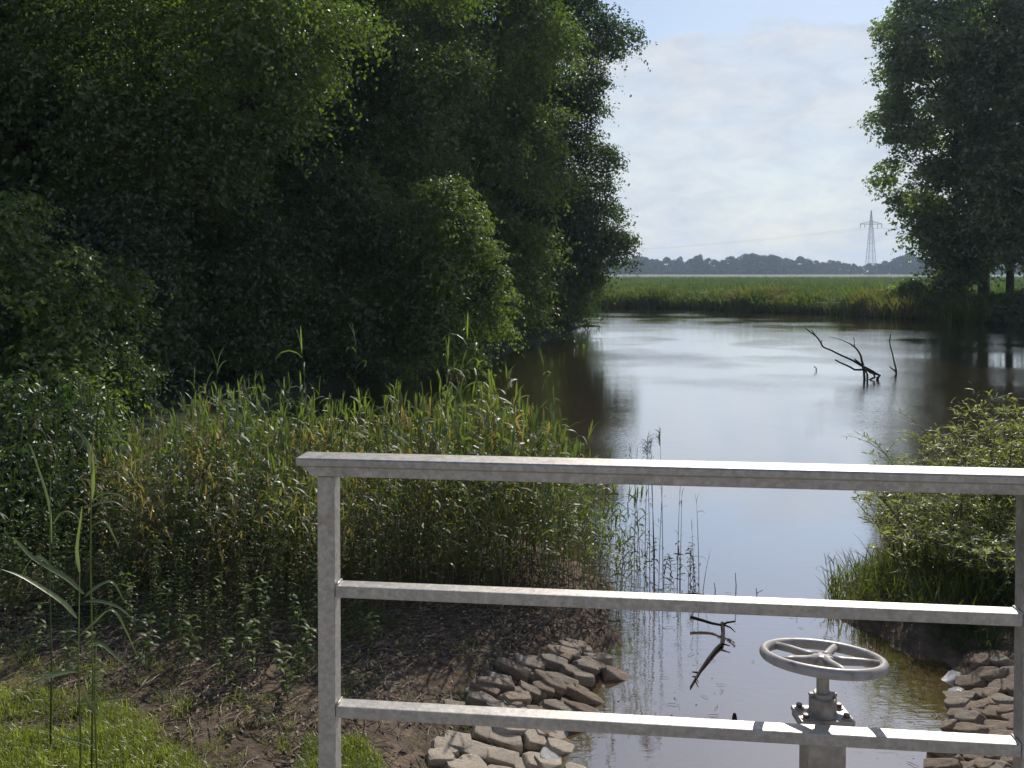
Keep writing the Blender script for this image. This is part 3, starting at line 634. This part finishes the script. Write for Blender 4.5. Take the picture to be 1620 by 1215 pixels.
# right bank: overhanging grass, and sedge
tall = [tuft_proto(40+i, n=9, h=.34, w=.012, spread=.05, segs=4) for i in range(8)]
grow([(3.3, 8.55), (3.6, 8.1), (4.0, 7.9), (5.0, 8.2), (7, 9.6), (7, 11), (5.3, 10.6), (3.7, 9.8), (3.25, 9.1)], 850, 'bank_sedge', M_sedge, 'green sedge and grass hanging over the water at the foot of the willow', 'grass', .55, 1.15, protos=tall)
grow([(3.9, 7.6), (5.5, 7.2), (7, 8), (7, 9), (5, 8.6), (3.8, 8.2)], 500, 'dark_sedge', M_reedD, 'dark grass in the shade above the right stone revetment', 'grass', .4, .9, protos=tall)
for i, (u, v) in enumerate(((1322, 945), (1312, 955))):
    p_ = G(u, v); reed_thing(p_.x, p_.y, .35+.1*i, 'small dark grass shoot in the water left of the right bank' if i else 'taller dark grass shoot rising beside the right bank edge', None, 900+i, nl=4, leaf=.2, w=.012)

# ------------------------------------------------------------------ leaf clouds and trees
def unit(n):
    v = rng.normal(size=(n, 3)); return v/np.linalg.norm(v, axis=1, keepdims=True)
def leaves_mesh(mb, pos, out, size, aspect=.62, up=.5, droop=0.0):
    """pos (n,3), out (n,3) outward hint, size scalar or (n,)"""
    n = len(pos); nr = unit(n)*.6+out*.6; nr[:, 2] += up*.6; nr /= np.linalg.norm(nr, axis=1, keepdims=True)
    a = unit(n); a[:, 2] -= droop; a -= (a*nr).sum(1)[:, None]*nr; a /= np.linalg.norm(a, axis=1, keepdims=True)+1e-9
    b = np.cross(nr, a); s = (np.broadcast_to(size, (n,))*rng.uniform(.5, 1.5, n))[:, None]
    v = np.stack([pos-a*s*.5, pos+b*s*aspect*.5+nr*s*.10-a*s*.05, pos+a*s*.5, pos-b*s*aspect*.5+nr*s*.10-a*s*.05], 1).reshape(-1, 3)
    mb.add(v, np.arange(4*n).reshape(n, 4))
def crown(env, nb, br, nl, leaf, center=(0, 0), seed=0, face=None, sprays=10, zsq=.75, inner=.35, asp=.62, droop=.3, spraylen=.9):
    """env = [(z, radius)]; returns mesh builder and blob centres (relative to the trunk base)"""
    global rng
    rng = np.random.default_rng(1000+seed)
    zs = np.array([e[0] for e in env]); rs = np.array([e[1] for e in env]); mb = MB(); cs = []
    zz = rng.uniform(zs[0], zs[-1], nb*6); rr = np.interp(zz, zs, rs); keep = rng.random(len(zz)) < (rr/rs.max())**.6; zz = zz[keep][:nb]; rr = np.interp(zz, zs, rs)
    n = len(zz); an = rng.uniform(0, 2*math.pi, n)
    if face is not None:     # denser on the side open to the water
        flip = (np.cos(an-face) < -.2) & (rng.random(n) < .6); an = np.where(flip, an+math.pi, an)
    rad = rr*np.sqrt(rng.uniform(inner, 1, n)); lump = 1+.16*np.sin(an*3+seed)+.12*np.sin(zz*1.1+an*2+seed*2); rad = np.maximum(rad*lump-br*.4, 0)
    cen = np.stack([rad*np.cos(an)+center[0], rad*np.sin(an)+center[1], zz], 1)
    P = []; O = []
    for i in range(n):
        b = br*rng.uniform(.55, 1.35); m_ = max(12, int(nl*(b/br)**2)); d = unit(m_); d[:, 2] = np.where(rng.random(m_) < .6, np.abs(d[:, 2]), d[:, 2])
        r_ = b*rng.uniform(.25, 1, m_)**.45
        # uneven blob: lobes
        q1, q2 = rng.uniform(0, 6, 2); r_ *= 1+.3*np.sin(d[:, 0]*5+q1)*np.sin(d[:, 1]*5+d[:, 2]*4+q2)
        p = cen[i]+d*r_[:, None]*np.array([1, 1, zsq]); P.append(p); O.append(d)
        oc = np.array([np.cos(an[i]), np.sin(an[i]), 0])
        for s in range(sprays):          # leafy twigs that break the outline
            dd = unit(1)[0]+oc*.9; dd /= np.linalg.norm(dd); k_ = 9; t = np.linspace(.7, 1+spraylen*rng.random(), k_)[:, None]
            pp = cen[i]+dd*b*t*np.array([1, 1, .8]); pp[:, 2] -= (t[:, 0]-.7)**2*b*.35; pp += rng.normal(0, b*.05, pp.shape); P.append(pp); O.append(np.repeat(dd[None], k_, 0))
    leaves_mesh(mb, np.concatenate(P), np.concatenate(O), leaf, asp, droop=droop)
    return mb, cen
def trunk(mb, h, r, cen, n=14, seed=0, lean=(0, 0)):
    r_ = random.Random(seed); pts = [Vector((lean[0]*t*h+.12*math.sin(t*5+seed)*t, lean[1]*t*h+.1*math.sin(t*4+seed*2)*t, h*t-.2*(t == 0))) for t in (0, .08, .25, .45, .65, .85, 1)]
    mb.tube(pts, [r*1.35, r, r*.85, r*.68, r*.48, r*.28, r*.1], 9)
    ix = list(range(len(cen))); r_.shuffle(ix)
    for i in ix[:n]:
        c = Vector(cen[i]); t = max(.12, min(.9, c.z/h*.72)); k_ = min(int(t*6), 5)
        tt = [0, .08, .25, .45, .65, .85, 1]; j = max(q for q in range(6) if tt[q] <= t); q = pts[j].lerp(pts[j+1], (t-tt[j])/(tt[j+1]-tt[j]))
        mid = q.lerp(c, .5)+Vector((r_.gauss(0, .2), r_.gauss(0, .2), .25)); mb.tube([q, mid, c], [r*.3, r*.18, r*.05], 5)
def tree(x, y, env, nb, br, nl, leaf, mleaf, label, seed, cat='tree', name='tree', tr=.22, center=(0, 0), group=None, **kw):
    zb = max(float(height(x, y)), 0); root = empty(name, (x, y, zb), label, cat, group)
    env = [(a-zb, b) for a, b in env]
    face = kw.pop('face', -math.pi/2)
    lf, cen = crown(env, nb, br, nl, leaf, center, seed, face=face, **kw)
    tm = MB(); trunk(tm, env[-1][0]*.9, tr, cen, 16, seed)
    tm.build('trunk', M_bark, root, smooth=True); lf.build('crown', mleaf, root)
    return root
def XU(u, Y): return (u-810)/F*Y
# waterfront of the left wood, near to far
tree(XU(-10, 15), 15, [(-.0, 1.6), (1.2, 2.1), (2.6, 2.1), (3.6, 1.7), (4.5, .8)], 120, .50, 230, .085, M_leafA, 'rounded dark green shrub at the far left edge with sunlit upper twigs', 1, 'shrub', 'shrub', tr=.07)
tree(XU(110, 16.5), 16.5, [(.2, 1.2), (1.2, 1.7), (2.2, 1.7), (3.1, 1.3), (3.7, .5)], 95, .45, 230, .085, M_leafA, 'leafy shrub with a bright right side above the shaded bank', 2, 'shrub', 'shrub', tr=.06)
tree(XU(75, 11.2), 11.2, [(.2, .9), (.7, 1.15), (1.3, 1.0), (1.9, .5)], 70, .34, 230, .07, M_leafB, 'low bush added below the shrubs at the left edge, dark leaves standing for tree shade', 11, 'shrub', 'shrub', tr=.04, sprays=5)  # added bush, dark foliage stands in for the shadow of the large trees
tree(XU(25, 9.2), 9.2, [(.3, .8), (.7, .95), (1.15, .8), (1.5, .4)], 60, .28, 230, .06, M_leafB, 'leafy bush added behind the arched thin reed, dark foliage filling in the tree shade', 12, 'shrub', 'shrub', tr=.03, sprays=5)  # second added bush, filling the same tree shadow with dark leaves
tree(XU(270, 24), 25.5, [(5.2, .8), (6.2, 2.6), (8, 4.0), (11, 4.9), (12.5, 4.4), (14, 2.5)], 200, .95, 430, .115, M_leafA, 'big tree overhanging the left bank, brightest foliage at upper left', 3, tr=.3, center=(.6, -1.6))
tree(XU(600, 33), 33.5, [(3.5, 1.2), (6.5, 3.0), (10, 4.0), (14, 4.0), (16, 2.6)], 180, 1.05, 400, .135, M_leafA, 'tall green tree behind the brightest one, its crown stepping down right', 4, tr=.3)
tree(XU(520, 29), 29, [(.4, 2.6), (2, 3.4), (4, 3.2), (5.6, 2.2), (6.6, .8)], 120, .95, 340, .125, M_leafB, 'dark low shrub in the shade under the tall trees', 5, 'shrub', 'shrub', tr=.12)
tree(XU(705, 27), 27.5, [(.5, 1.5), (1.6, 2.0), (3.4, 2.15), (5.0, 1.6), (5.9, .7)], 110, .65, 330, .11, M_leafA, 'round shrub with a sunlit right edge drooping over the pond', 6, 'shrub', 'shrub', tr=.12, center=(-.05, 0))
tree(XU(765, 41), 41, [(.8, 2.2), (4, 3.2), (8, 3.7), (12, 4.0), (16, 4.0), (18.5, 2.4)], 220, 1.1, 390, .155, M_leafA, 'tall tree in the middle of the left wood, green all the way up', 7, tr=.3)
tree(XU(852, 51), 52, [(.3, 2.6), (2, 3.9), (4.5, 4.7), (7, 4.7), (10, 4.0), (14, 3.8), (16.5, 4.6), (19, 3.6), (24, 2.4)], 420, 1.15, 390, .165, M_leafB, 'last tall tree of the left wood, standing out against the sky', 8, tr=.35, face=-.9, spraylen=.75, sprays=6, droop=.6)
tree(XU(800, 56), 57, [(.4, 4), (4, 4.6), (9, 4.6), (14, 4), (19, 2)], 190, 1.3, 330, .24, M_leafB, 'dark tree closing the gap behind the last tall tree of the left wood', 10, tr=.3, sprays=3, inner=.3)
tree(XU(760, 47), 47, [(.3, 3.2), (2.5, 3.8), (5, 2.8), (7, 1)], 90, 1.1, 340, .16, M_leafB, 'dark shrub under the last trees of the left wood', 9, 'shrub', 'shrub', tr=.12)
# the wood behind
for i, (u, y_, r_, h_, lb) in enumerate(((-60, 26, 5.5, 13.5, 'deep shaded tree behind the shrub at the far left edge'), (120, 31, 5.5, 14.5, 'dark tall tree left of the brightest overhanging tree'), (330, 37, 5.5, 16.5, 'dark tall tree directly behind the brightest overhanging tree'),
                                         (520, 43, 5.5, 18.5, 'shaded tall tree behind the stepping crown'), (680, 54, 5.5, 22, 'shaded tall tree behind the middle of the left wood'))):
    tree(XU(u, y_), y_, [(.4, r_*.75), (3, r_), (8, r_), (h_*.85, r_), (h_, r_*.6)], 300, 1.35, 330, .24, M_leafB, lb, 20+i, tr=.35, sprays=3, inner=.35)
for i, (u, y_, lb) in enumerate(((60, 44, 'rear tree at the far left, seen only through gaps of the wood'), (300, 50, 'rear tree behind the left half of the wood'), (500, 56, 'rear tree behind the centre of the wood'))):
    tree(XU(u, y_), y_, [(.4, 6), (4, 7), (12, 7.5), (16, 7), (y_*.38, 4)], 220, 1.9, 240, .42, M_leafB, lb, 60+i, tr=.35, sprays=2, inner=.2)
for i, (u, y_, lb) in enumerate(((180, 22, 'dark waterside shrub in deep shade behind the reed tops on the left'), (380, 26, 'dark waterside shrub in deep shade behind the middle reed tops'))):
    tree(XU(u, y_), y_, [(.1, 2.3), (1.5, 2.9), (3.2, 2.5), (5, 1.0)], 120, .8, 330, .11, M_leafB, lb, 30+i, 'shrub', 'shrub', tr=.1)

# right bank
tree(XU(1512, 66), 66, [(1.4, 1.2), (3.2, 2.2), (5.0, 2.8), (7.2, 3.7), (9.4, 5.6), (14, 6.2), (20, 6.5), (27, 4.5)], 270, 1.15, 240, .26, M_leafC, 'left most tree of the right bank with sky gaps through its crown', 40, tr=.34, face=-2.4, sprays=6, spraylen=.7)
tree(XU(1562, 66), 66.5, [(4.4, 2.4), (7, 4.2), (10, 4.8), (16, 5), (23, 3)], 170, 1.25, 240, .26, M_leafC, 'tree with a thick dark trunk right of the gappy one', 41, tr=.42, sprays=5)
tree(XU(1592, 65), 64.5, [(4.6, 2), (8, 4.6), (13, 5), (18, 4.5), (23, 2)], 150, 1.25, 240, .26, M_leafC, 'tree with a thinner trunk near the right edge of the photo', 42, tr=.28, sprays=5)
tree(XU(1665, 60), 60, [(3.6, 3), (6, 5), (12, 5.5), (18, 5), (22, 2)], 170, 1.3, 240, .25, M_leafC, 'dark tree cut off by the right edge of the photo', 43, tr=.45, sprays=5)
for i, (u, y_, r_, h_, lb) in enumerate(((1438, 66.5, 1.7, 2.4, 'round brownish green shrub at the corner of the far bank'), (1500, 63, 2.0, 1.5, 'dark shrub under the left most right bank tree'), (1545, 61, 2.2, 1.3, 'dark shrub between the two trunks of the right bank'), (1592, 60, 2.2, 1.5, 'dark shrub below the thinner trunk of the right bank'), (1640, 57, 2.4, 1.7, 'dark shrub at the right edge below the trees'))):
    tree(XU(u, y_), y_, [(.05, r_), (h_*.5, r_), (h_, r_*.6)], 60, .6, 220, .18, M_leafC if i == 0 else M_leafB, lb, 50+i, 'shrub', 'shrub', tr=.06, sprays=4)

# willow bush on the right bank: arching stems with lance leaves
def willow(x, y, hgt, spread, ns, label, seed, leaf=.095, base=.25):
    r = random.Random(seed); zb = float(height(x, y)); root = empty('willow_bush', (x, y, zb), label, 'shrub'); st = MB(); lf = MB()
    for i in range(ns):
        a = r.uniform(0, 6.28); out = spread*r.random()**.6; h_ = hgt*r.uniform(.55, 1.0)*(1-.25*out/spread); b0 = Vector((r.gauss(0, base), r.gauss(0, base), -.05))
        end = b0+Vector((math.cos(a)*out, math.sin(a)*out, h_)); pts = []
        for j in range(9):
            t = j/8; q = b0.lerp(end, t); q.z = b0.z+(end.z-b0.z)*(1-(1-t)**1.5); q += Vector((math.sin(t*4+i)*.05, math.cos(t*5+i*2)*.05, 0))*t; pts.append(q)
        st.tube(pts, [.009*(1-.85*j/8) for j in range(9)], 4)
        twigs = [(pts, .2, 1.0, 26)]
        for s in range(6):
            t0 = r.uniform(.3, .9); q = pts[int(t0*8)]; an = r.uniform(0, 6.28); l_ = r.uniform(.2, .5)
            tp_ = [q+Vector((math.cos(an)*l_*s2, math.sin(an)*l_*s2, l_*s2*(.9-.5*s2))) for s2 in (0, .35, .7, 1)]; st.tube(tp_, [.0035, .003, .002, .001], 3); twigs.append((tp_, .1, 1, 13))
        for pp, ta, tb, nn in twigs:
            for j in range(nn):
                t = ta+(tb-ta)*j/nn+r.uniform(0, .02); m_ = len(pp)-1; kk = min(int(t*m_), m_-1); q = pp[kk].lerp(pp[kk+1], min(1, t*m_-kk)); an = r.uniform(0, 6.28)
                blade(lf, q, (math.cos(an), math.sin(an)), r.uniform(-.1, 1.1), leaf*r.uniform(.7, 1.25), leaf*.21, r.uniform(.3, 1.4), 2, r.gauss(0, .6))
    st.build('branches', M_bark, root); lf.build('leaves', M_willow, root); return root
willow(5.4, 9.7, 2.05, 1.25, 50, 'tall willow bush with pale narrow leaves at the right edge', 1, base=.35)
willow(4.5, 9.15, 1.2, .8, 34, 'low willow bush spreading over the water left of the tall one', 2, base=.35)
willow(4.75, 8.7, .9, .85, 34, 'lowest willow growth hanging down the bank above the stones', 5, base=.4)
willow(6.1, 9.9, 1.75, 1.0, 34, 'willow bush cut off by the right edge behind the post', 3)

# far bank reeds and crop
tb = [tuft_proto(60+i, n=10, h=1.5, w=.075, spread=.30, segs=3) for i in range(6)]
def along(P0, n, width, off):
    P0 = np.array(P0); seg = np.linalg.norm(np.diff(P0, axis=0), axis=1); cum = np.concatenate([[0], np.cumsum(seg)]); t = rng.uniform(0, cum[-1], n); k_ = np.clip(np.searchsorted(cum, t)-1, 0, len(seg)-1); f = (t-cum[k_])/seg[k_]
    p = P0[k_]*(1-f[:, None])+P0[k_+1]*f[:, None]; d = (P0[k_+1]-P0[k_])/seg[k_][:, None]; nrm = np.stack([-d[:, 1], d[:, 0]], 1); o_ = rng.uniform(off, off+width, n)**1; return p+nrm*o_[:, None], t
fb, tt = along([(4.2, 72), (5.5, 79), (10, 83.5), (16.7, 80.7), (20.7, 74.5), (24.9, 71), (27.5, 65.2), (29.6, 61.8), (31, 58)], 6000, 6.5, -.2)
hs = 1.0+.28*np.sin(tt*.9)*np.sin(tt*.37+1)+rng.uniform(-.2, .2, len(tt)); hs = np.clip(hs, .6, 1.4)
q = MB(); scatter(q, tb, np.column_stack([fb, np.maximum(height(fb[:, 0], fb[:, 1]), 0)-.02]), rng.uniform(0, 6.28, len(fb)), hs)
tag(q.build('bank_reeds', M_bankgrass), 'rough green reeds and tall grass along the far bank of the pond', 'reeds', kind='stuff')
n = 9000; yy = 90+(rng.random(n)**1.8)*260; xx = rng.uniform(.02, .62, n)*yy
q = MB(); tcp = [tuft_proto(80+i, n=8, h=.55, w=.10, spread=.5, segs=2) for i in range(5)]
scatter(q, tcp, np.column_stack([xx, yy, np.full(n, .55)]), rng.uniform(0, 6.28, n), rng.uniform(.8, 1.3, n)*(1+yy/300))
tag(q.build('crop', M_crop), 'even green crop covering the flat field beyond the pond', 'crop', kind='stuff')

# far tree line
def far_mesh(seed, w_, h_):
    lf, cen = crown([(0, w_*.8), (h_*.3, w_), (h_*.7, w_*.85), (h_, w_*.3)], 40, w_*.30, 70, 2.0, seed=200+seed, sprays=2, inner=.3)
    tm = MB(); trunk(tm, h_*.8, .5, cen, 6, seed); a = lf.build('crown', M_leafFar); b = tm.build('trunk', M_bark); r_ = a.data, b.data
    bpy.data.objects.remove(a); bpy.data.objects.remove(b); return r_
FM = [far_mesh(i, 9+i % 3*1.5, 16+(i*7) % 4) for i in range(6)]
r = random.Random(5); u = 930
while u < 1640:
    Yt = r.uniform(905, 960); hpx = {True: 1.0}.get(False, 1.0)
    base = 1.0
    prof_ = np.interp(u, [980, 1010, 1045, 1075, 1105, 1140, 1190, 1240, 1270, 1300, 1340, 1365, 1390, 1430, 1470, 1640], [.75, .9, .95, .7, 1.02, .8, 1.15, 1.0, .9, .75, .62, .5, .62, 1.12, .9, 1.0])
    sc = prof_*r.uniform(.9, 1.06); x_ = XU(u, Yt); a, b = FM[r.randrange(6)]
    e_ = empty('distant_tree', (x_, Yt, .55), 'bluish distant tree in the line along the horizon', 'tree', 'distant trees along the horizon'); e_.rotation_euler.z = r.uniform(0, 6.28); e_.scale = (sc, sc, sc)
    for nm, me in (('crown', a), ('trunk', b)):
        c_ = bpy.data.objects.new(nm, me); C.objects.link(c_); c_.parent = e_
    u += r.uniform(10, 15)
for (u, s_) in ((1106, 1.12), (1075, 1.0)):
    e_ = empty('distant_tree', (XU(u, 940), 940, .55), 'tallest pointed distant tree rising above the left half of the tree line' if s_ > 1.05 else 'slim distant tree just left of the tallest one in the tree line', 'tree', 'distant trees along the horizon'); e_.scale = (s_*.6, s_*.6, s_*1.05)
    for nm, me in zip(('crown', 'trunk'), FM[0]):
        c_ = bpy.data.objects.new(nm, me); C.objects.link(c_); c_.parent = e_

# ------------------------------------------------------------------ pylon and cables
YP = 650; pb = V(1377.5, 433, YP); Hp = V(1377.5, 333, YP).z-.55
py = empty('electricity_pylon', (pb.x, YP, .55), 'grey lattice electricity pylon with one wide crossarm', 'pylon'); py.rotation_euler.z = R(45)
mb = MB(); lv = [0, 7, 13, 18.5, 23.5, 28, 32, 35.5, 38]; zc_ = Hp*.80; hw_ = lambda z_: np.interp(z_, [0, zc_, Hp], [3.3, .85, .15])
zz = [q*zc_/38 for q in lv]+[zc_+(Hp-zc_)*k/3 for k in (1, 2, 3)]
cr = [(1, 1), (-1, 1), (-1, -1), (1, -1)]
for a, b in zip(zz, zz[1:]):
    wa, wb = hw_(a), hw_(b)
    for i in range(4):
        p, q = cr[i], cr[(i+1) % 4]; mb.tube([(p[0]*wa, p[1]*wa, a), (p[0]*wb, p[1]*wb, b)], .15, 4)
        mb.tube([(p[0]*wa, p[1]*wa, a), (q[0]*wb, q[1]*wb, b)], .06, 4); mb.tube([(q[0]*wa, q[1]*wa, a), (p[0]*wb, p[1]*wb, b)], .06, 4)
        mb.tube([(p[0]*wb, p[1]*wb, b), (q[0]*wb, q[1]*wb, b)], .07, 4)
mb.build('mast', M_pylon, py)
c45 = math.sqrt(.5); cx = lambda x_, z_, dy=0: (x_*c45+dy*c45, -x_*c45+dy*c45, z_)
mb = MB()
for dy in (-.8, .8):
    mb.tube([cx(-8.2, zc_-.4, 0), cx(0, zc_-.4, dy), cx(8.2, zc_-.4, 0)], .16, 4)
    mb.tube([cx(-8.2, zc_-.3, 0), cx(-3, zc_+1.1, dy*.7), cx(0, zc_+1.7, dy), cx(3, zc_+1.1, dy*.7), cx(8.2, zc_-.3, 0)], .13, 4)
for x_ in (-6, -4, -2, 2, 4, 6): mb.tube([cx(x_, zc_-.4), cx(x_*.85, zc_+1.5-abs(x_)*.2)], .07, 4)
mb.build('crossarm', M_pylon, py)
for x_ in (-7.8, -4.6, 4.6, 7.8): MB().lathe([(0, 0), (.16, -.1), (.30, -.4), (.16, -.8), (.30, -1.2), (.16, -1.6), (.30, -2.0), (.1, -2.6), (0, -2.7)], c=cx(x_, zc_-.5), k=8).build('insulator', M_pylon, py)
for i, x_ in enumerate((-7.8, -4.6, 4.6, 7.8)):
    a = Vector((pb.x+x_, YP, .55+zc_-3.2)); b = Vector((pb.x+x_-330, YP+560, 33)); c_ = Vector((pb.x+x_+230, YP-390, 33)); q = MB()
    for p0, p1 in ((a, b), (a, c_)):
        q.tube([p0.lerp(p1, t)-Vector((0, 0, 9*4*t*(1-t))) for t in np.linspace(0, 1, 16)], .022, 4)
    tag(q.build('power_cable', M_pylon), ('outer left', 'inner left', 'inner right', 'outer right')[i]+' cable hanging from the crossarm of the pylon', 'cable', 'cables of the pylon')

# ------------------------------------------------------------------ dead branches in the water
def dead(paths, Yd, label, name='dead_branch', depth=.0, cat='branch'):
    q = MB(); o0 = V(paths[0][0][0][0], paths[0][0][0][1], Yd)
    for j, (pts, r0, r1) in enumerate(paths):
        w_ = [V(u, v, Yd+depth*math.sin(j*2.1+i*.35)*i/len(pts)) for i, (u, v) in enumerate(pts)]; n = len(w_)
        w2 = []
        for i in range(n-1):
            w2 += [w_[i], w_[i].lerp(w_[i+1], .5)+Vector((random.gauss(0, r0*.35), 0, random.gauss(0, r0*.35)))]
        w2.append(w_[-1]); n = len(w2)
        q.tube(w2, [.72*(r0+(r1-r0)*i/(n-1)) for i in range(n)], 6)
    return tag(q.build(name, M_dead), label, cat)
Yd = G(1372, 601).y
dead([([(1388, 603), (1392, 594), (1378, 586), (1360, 577), (1342, 567), (1322, 558), (1306, 551), (1299, 543), (1291, 532), (1275, 520)], .065, .025), ([(1291, 532), (1284, 522)], .03, .02), ([(1299, 543), (1301, 538)], .025, .015),
      ([(1385, 592), (1370, 584), (1352, 585), (1337, 577), (1321, 569)], .06, .035), ([(1366, 578), (1362, 563), (1354, 551), (1345, 544)], .05, .028), ([(1345, 544), (1330, 537), (1312, 533)], .02, .008), ([(1352, 548), (1352, 540), (1350, 534)], .022, .012),
      ([(1368, 610), (1367, 590), (1362, 576), (1352, 568)], .06, .03), ([(1371, 606), (1372, 592), (1364, 580)], .045, .04), ([(1373, 603), (1384, 597), (1382, 590)], .035, .05)], Yd, 'large dark dead branch forking out of the middle of the pond', depth=.5)
dead([([(1417, 594), (1418, 586), (1414, 570), (1409, 550), (1409, 529)], .045, .02), ([(1417, 588), (1412, 584), (1407, 580)], .05, .02), ([(1409, 538), (1403, 538)], .012, .008)], G(1417, 591).y, 'slim upright dead branch right of the large forking one')
dead([([(1290, 588), (1292, 583), (1288, 579)], .03, .02)], G(1290, 586).y, 'tiny twig poking out of the pond left of the forking branch', 'twig', cat='twig')
q = MB(); z0 = .03
def fl_(l, r0, r1): q.tube([G(u, v, z0+dz) for u, v, dz in l], [r0+(r1-r0)*i/(len(l)-1) for i in range(len(l))], 6)
fl_([(1092, 976, .05), (1110, 981, .03), (1126, 986, .02), (1142, 989, .03), (1150, 985, .05), (1163, 983, .09)], .016, .008); fl_([(1143, 986, .03), (1144, 1003, 0), (1142, 1018, -.01), (1132, 1027, -.01), (1120, 1042, -.01), (1108, 1060, -.02), (1101, 1072, -.02), (1092, 1087, -.02)], .020, .006)
fl_([(1144, 988, .03), (1156, 993, .03), (1163, 1000, .02)], .009, .004); fl_([(1142, 1018, 0), (1155, 1022, 0)], .010, .004); fl_([(1104, 1064, -.01), (1095, 1063, -.01)], .008, .005); fl_([(1101, 1072, -.01), (1105, 1080, -.01)], .006, .003)
tag(q.build('floating_branch', M_dead), 'crooked dark branch floating between the lone reeds and the handwheel', 'branch')
for (u0, u1, v, rr, lb) in ((1078, 1114, 941, .014, 'short dark log floating at the feet of the lone reed stalks'), (905, 950, 516, .06, 'dark log floating under the last tree of the left wood'), (925, 982, 982, .011, 'pale broken stick floating at the right foot of the reed bed')):
    a, b = G(u0, v), G(u1, v); tag(MB().tube([a, a.lerp(b, .5)+Vector((0, 0, rr*.6)), b], [rr*.7, rr, rr*.6], 7).build('floating_log', M_dead if 'dark' in lb else M_litter), lb, 'log')
for i, (u, v, s_) in enumerate(((1464, 920, .05), (1474, 921, .09), (1494, 926, .06), (1500, 931, .07), (1515, 919, .10), (1528, 921, .06), (1538, 919, .10), (1512, 930, .06))):
    p_ = G(u, v, .008); a = random.uniform(-.3, .3); n = 9
    vs = [(s_*.5*math.cos(6.283*j/n)*(1+.2*math.sin(j*2.3+i)), s_*.32*math.sin(6.283*j/n), 0) for j in range(n)]+[(0, 0, .006)]
    o_ = MB().add(vs, [(j, (j+1) % n, n) for j in range(n)]).build('floating_leaf', M_pale); o_.location = p_; o_.rotation_euler.z = a
    tag(o_, 'pale floating leaf on the dark water behind the low willow bush', 'leaf', 'pale leaves on the dark water')
p_ = G(1162, 1138, .0); tag(MB().lathe([(0, .05), (.012, .045), (.018, .02), (.02, 0), (.015, -.05)], c=p_, k=8).build('float', M_dead, smooth=True), 'tiny dark snag poking out of the water left of the valve column', 'snag')

# ------------------------------------------------------------------ haze
m, t, o = mat('haze'); vol = N(t, 'ShaderNodeVolumePrincipled'); vol.inputs['Color'].default_value = (.62, .78, 1, 1); vol.inputs['Density'].default_value = .00028; vol.inputs['Anisotropy'].default_value = .3
L(t, vol.outputs[0], o.inputs['Volume'])
hz = MB().box((-2600, -60, -2.5), (2600, 3100, 62)).build('haze', m); hz['kind'] = 'stuff'; hz['label'] = 'thin pale summer haze over the field and the pond'; hz['category'] = 'haze'
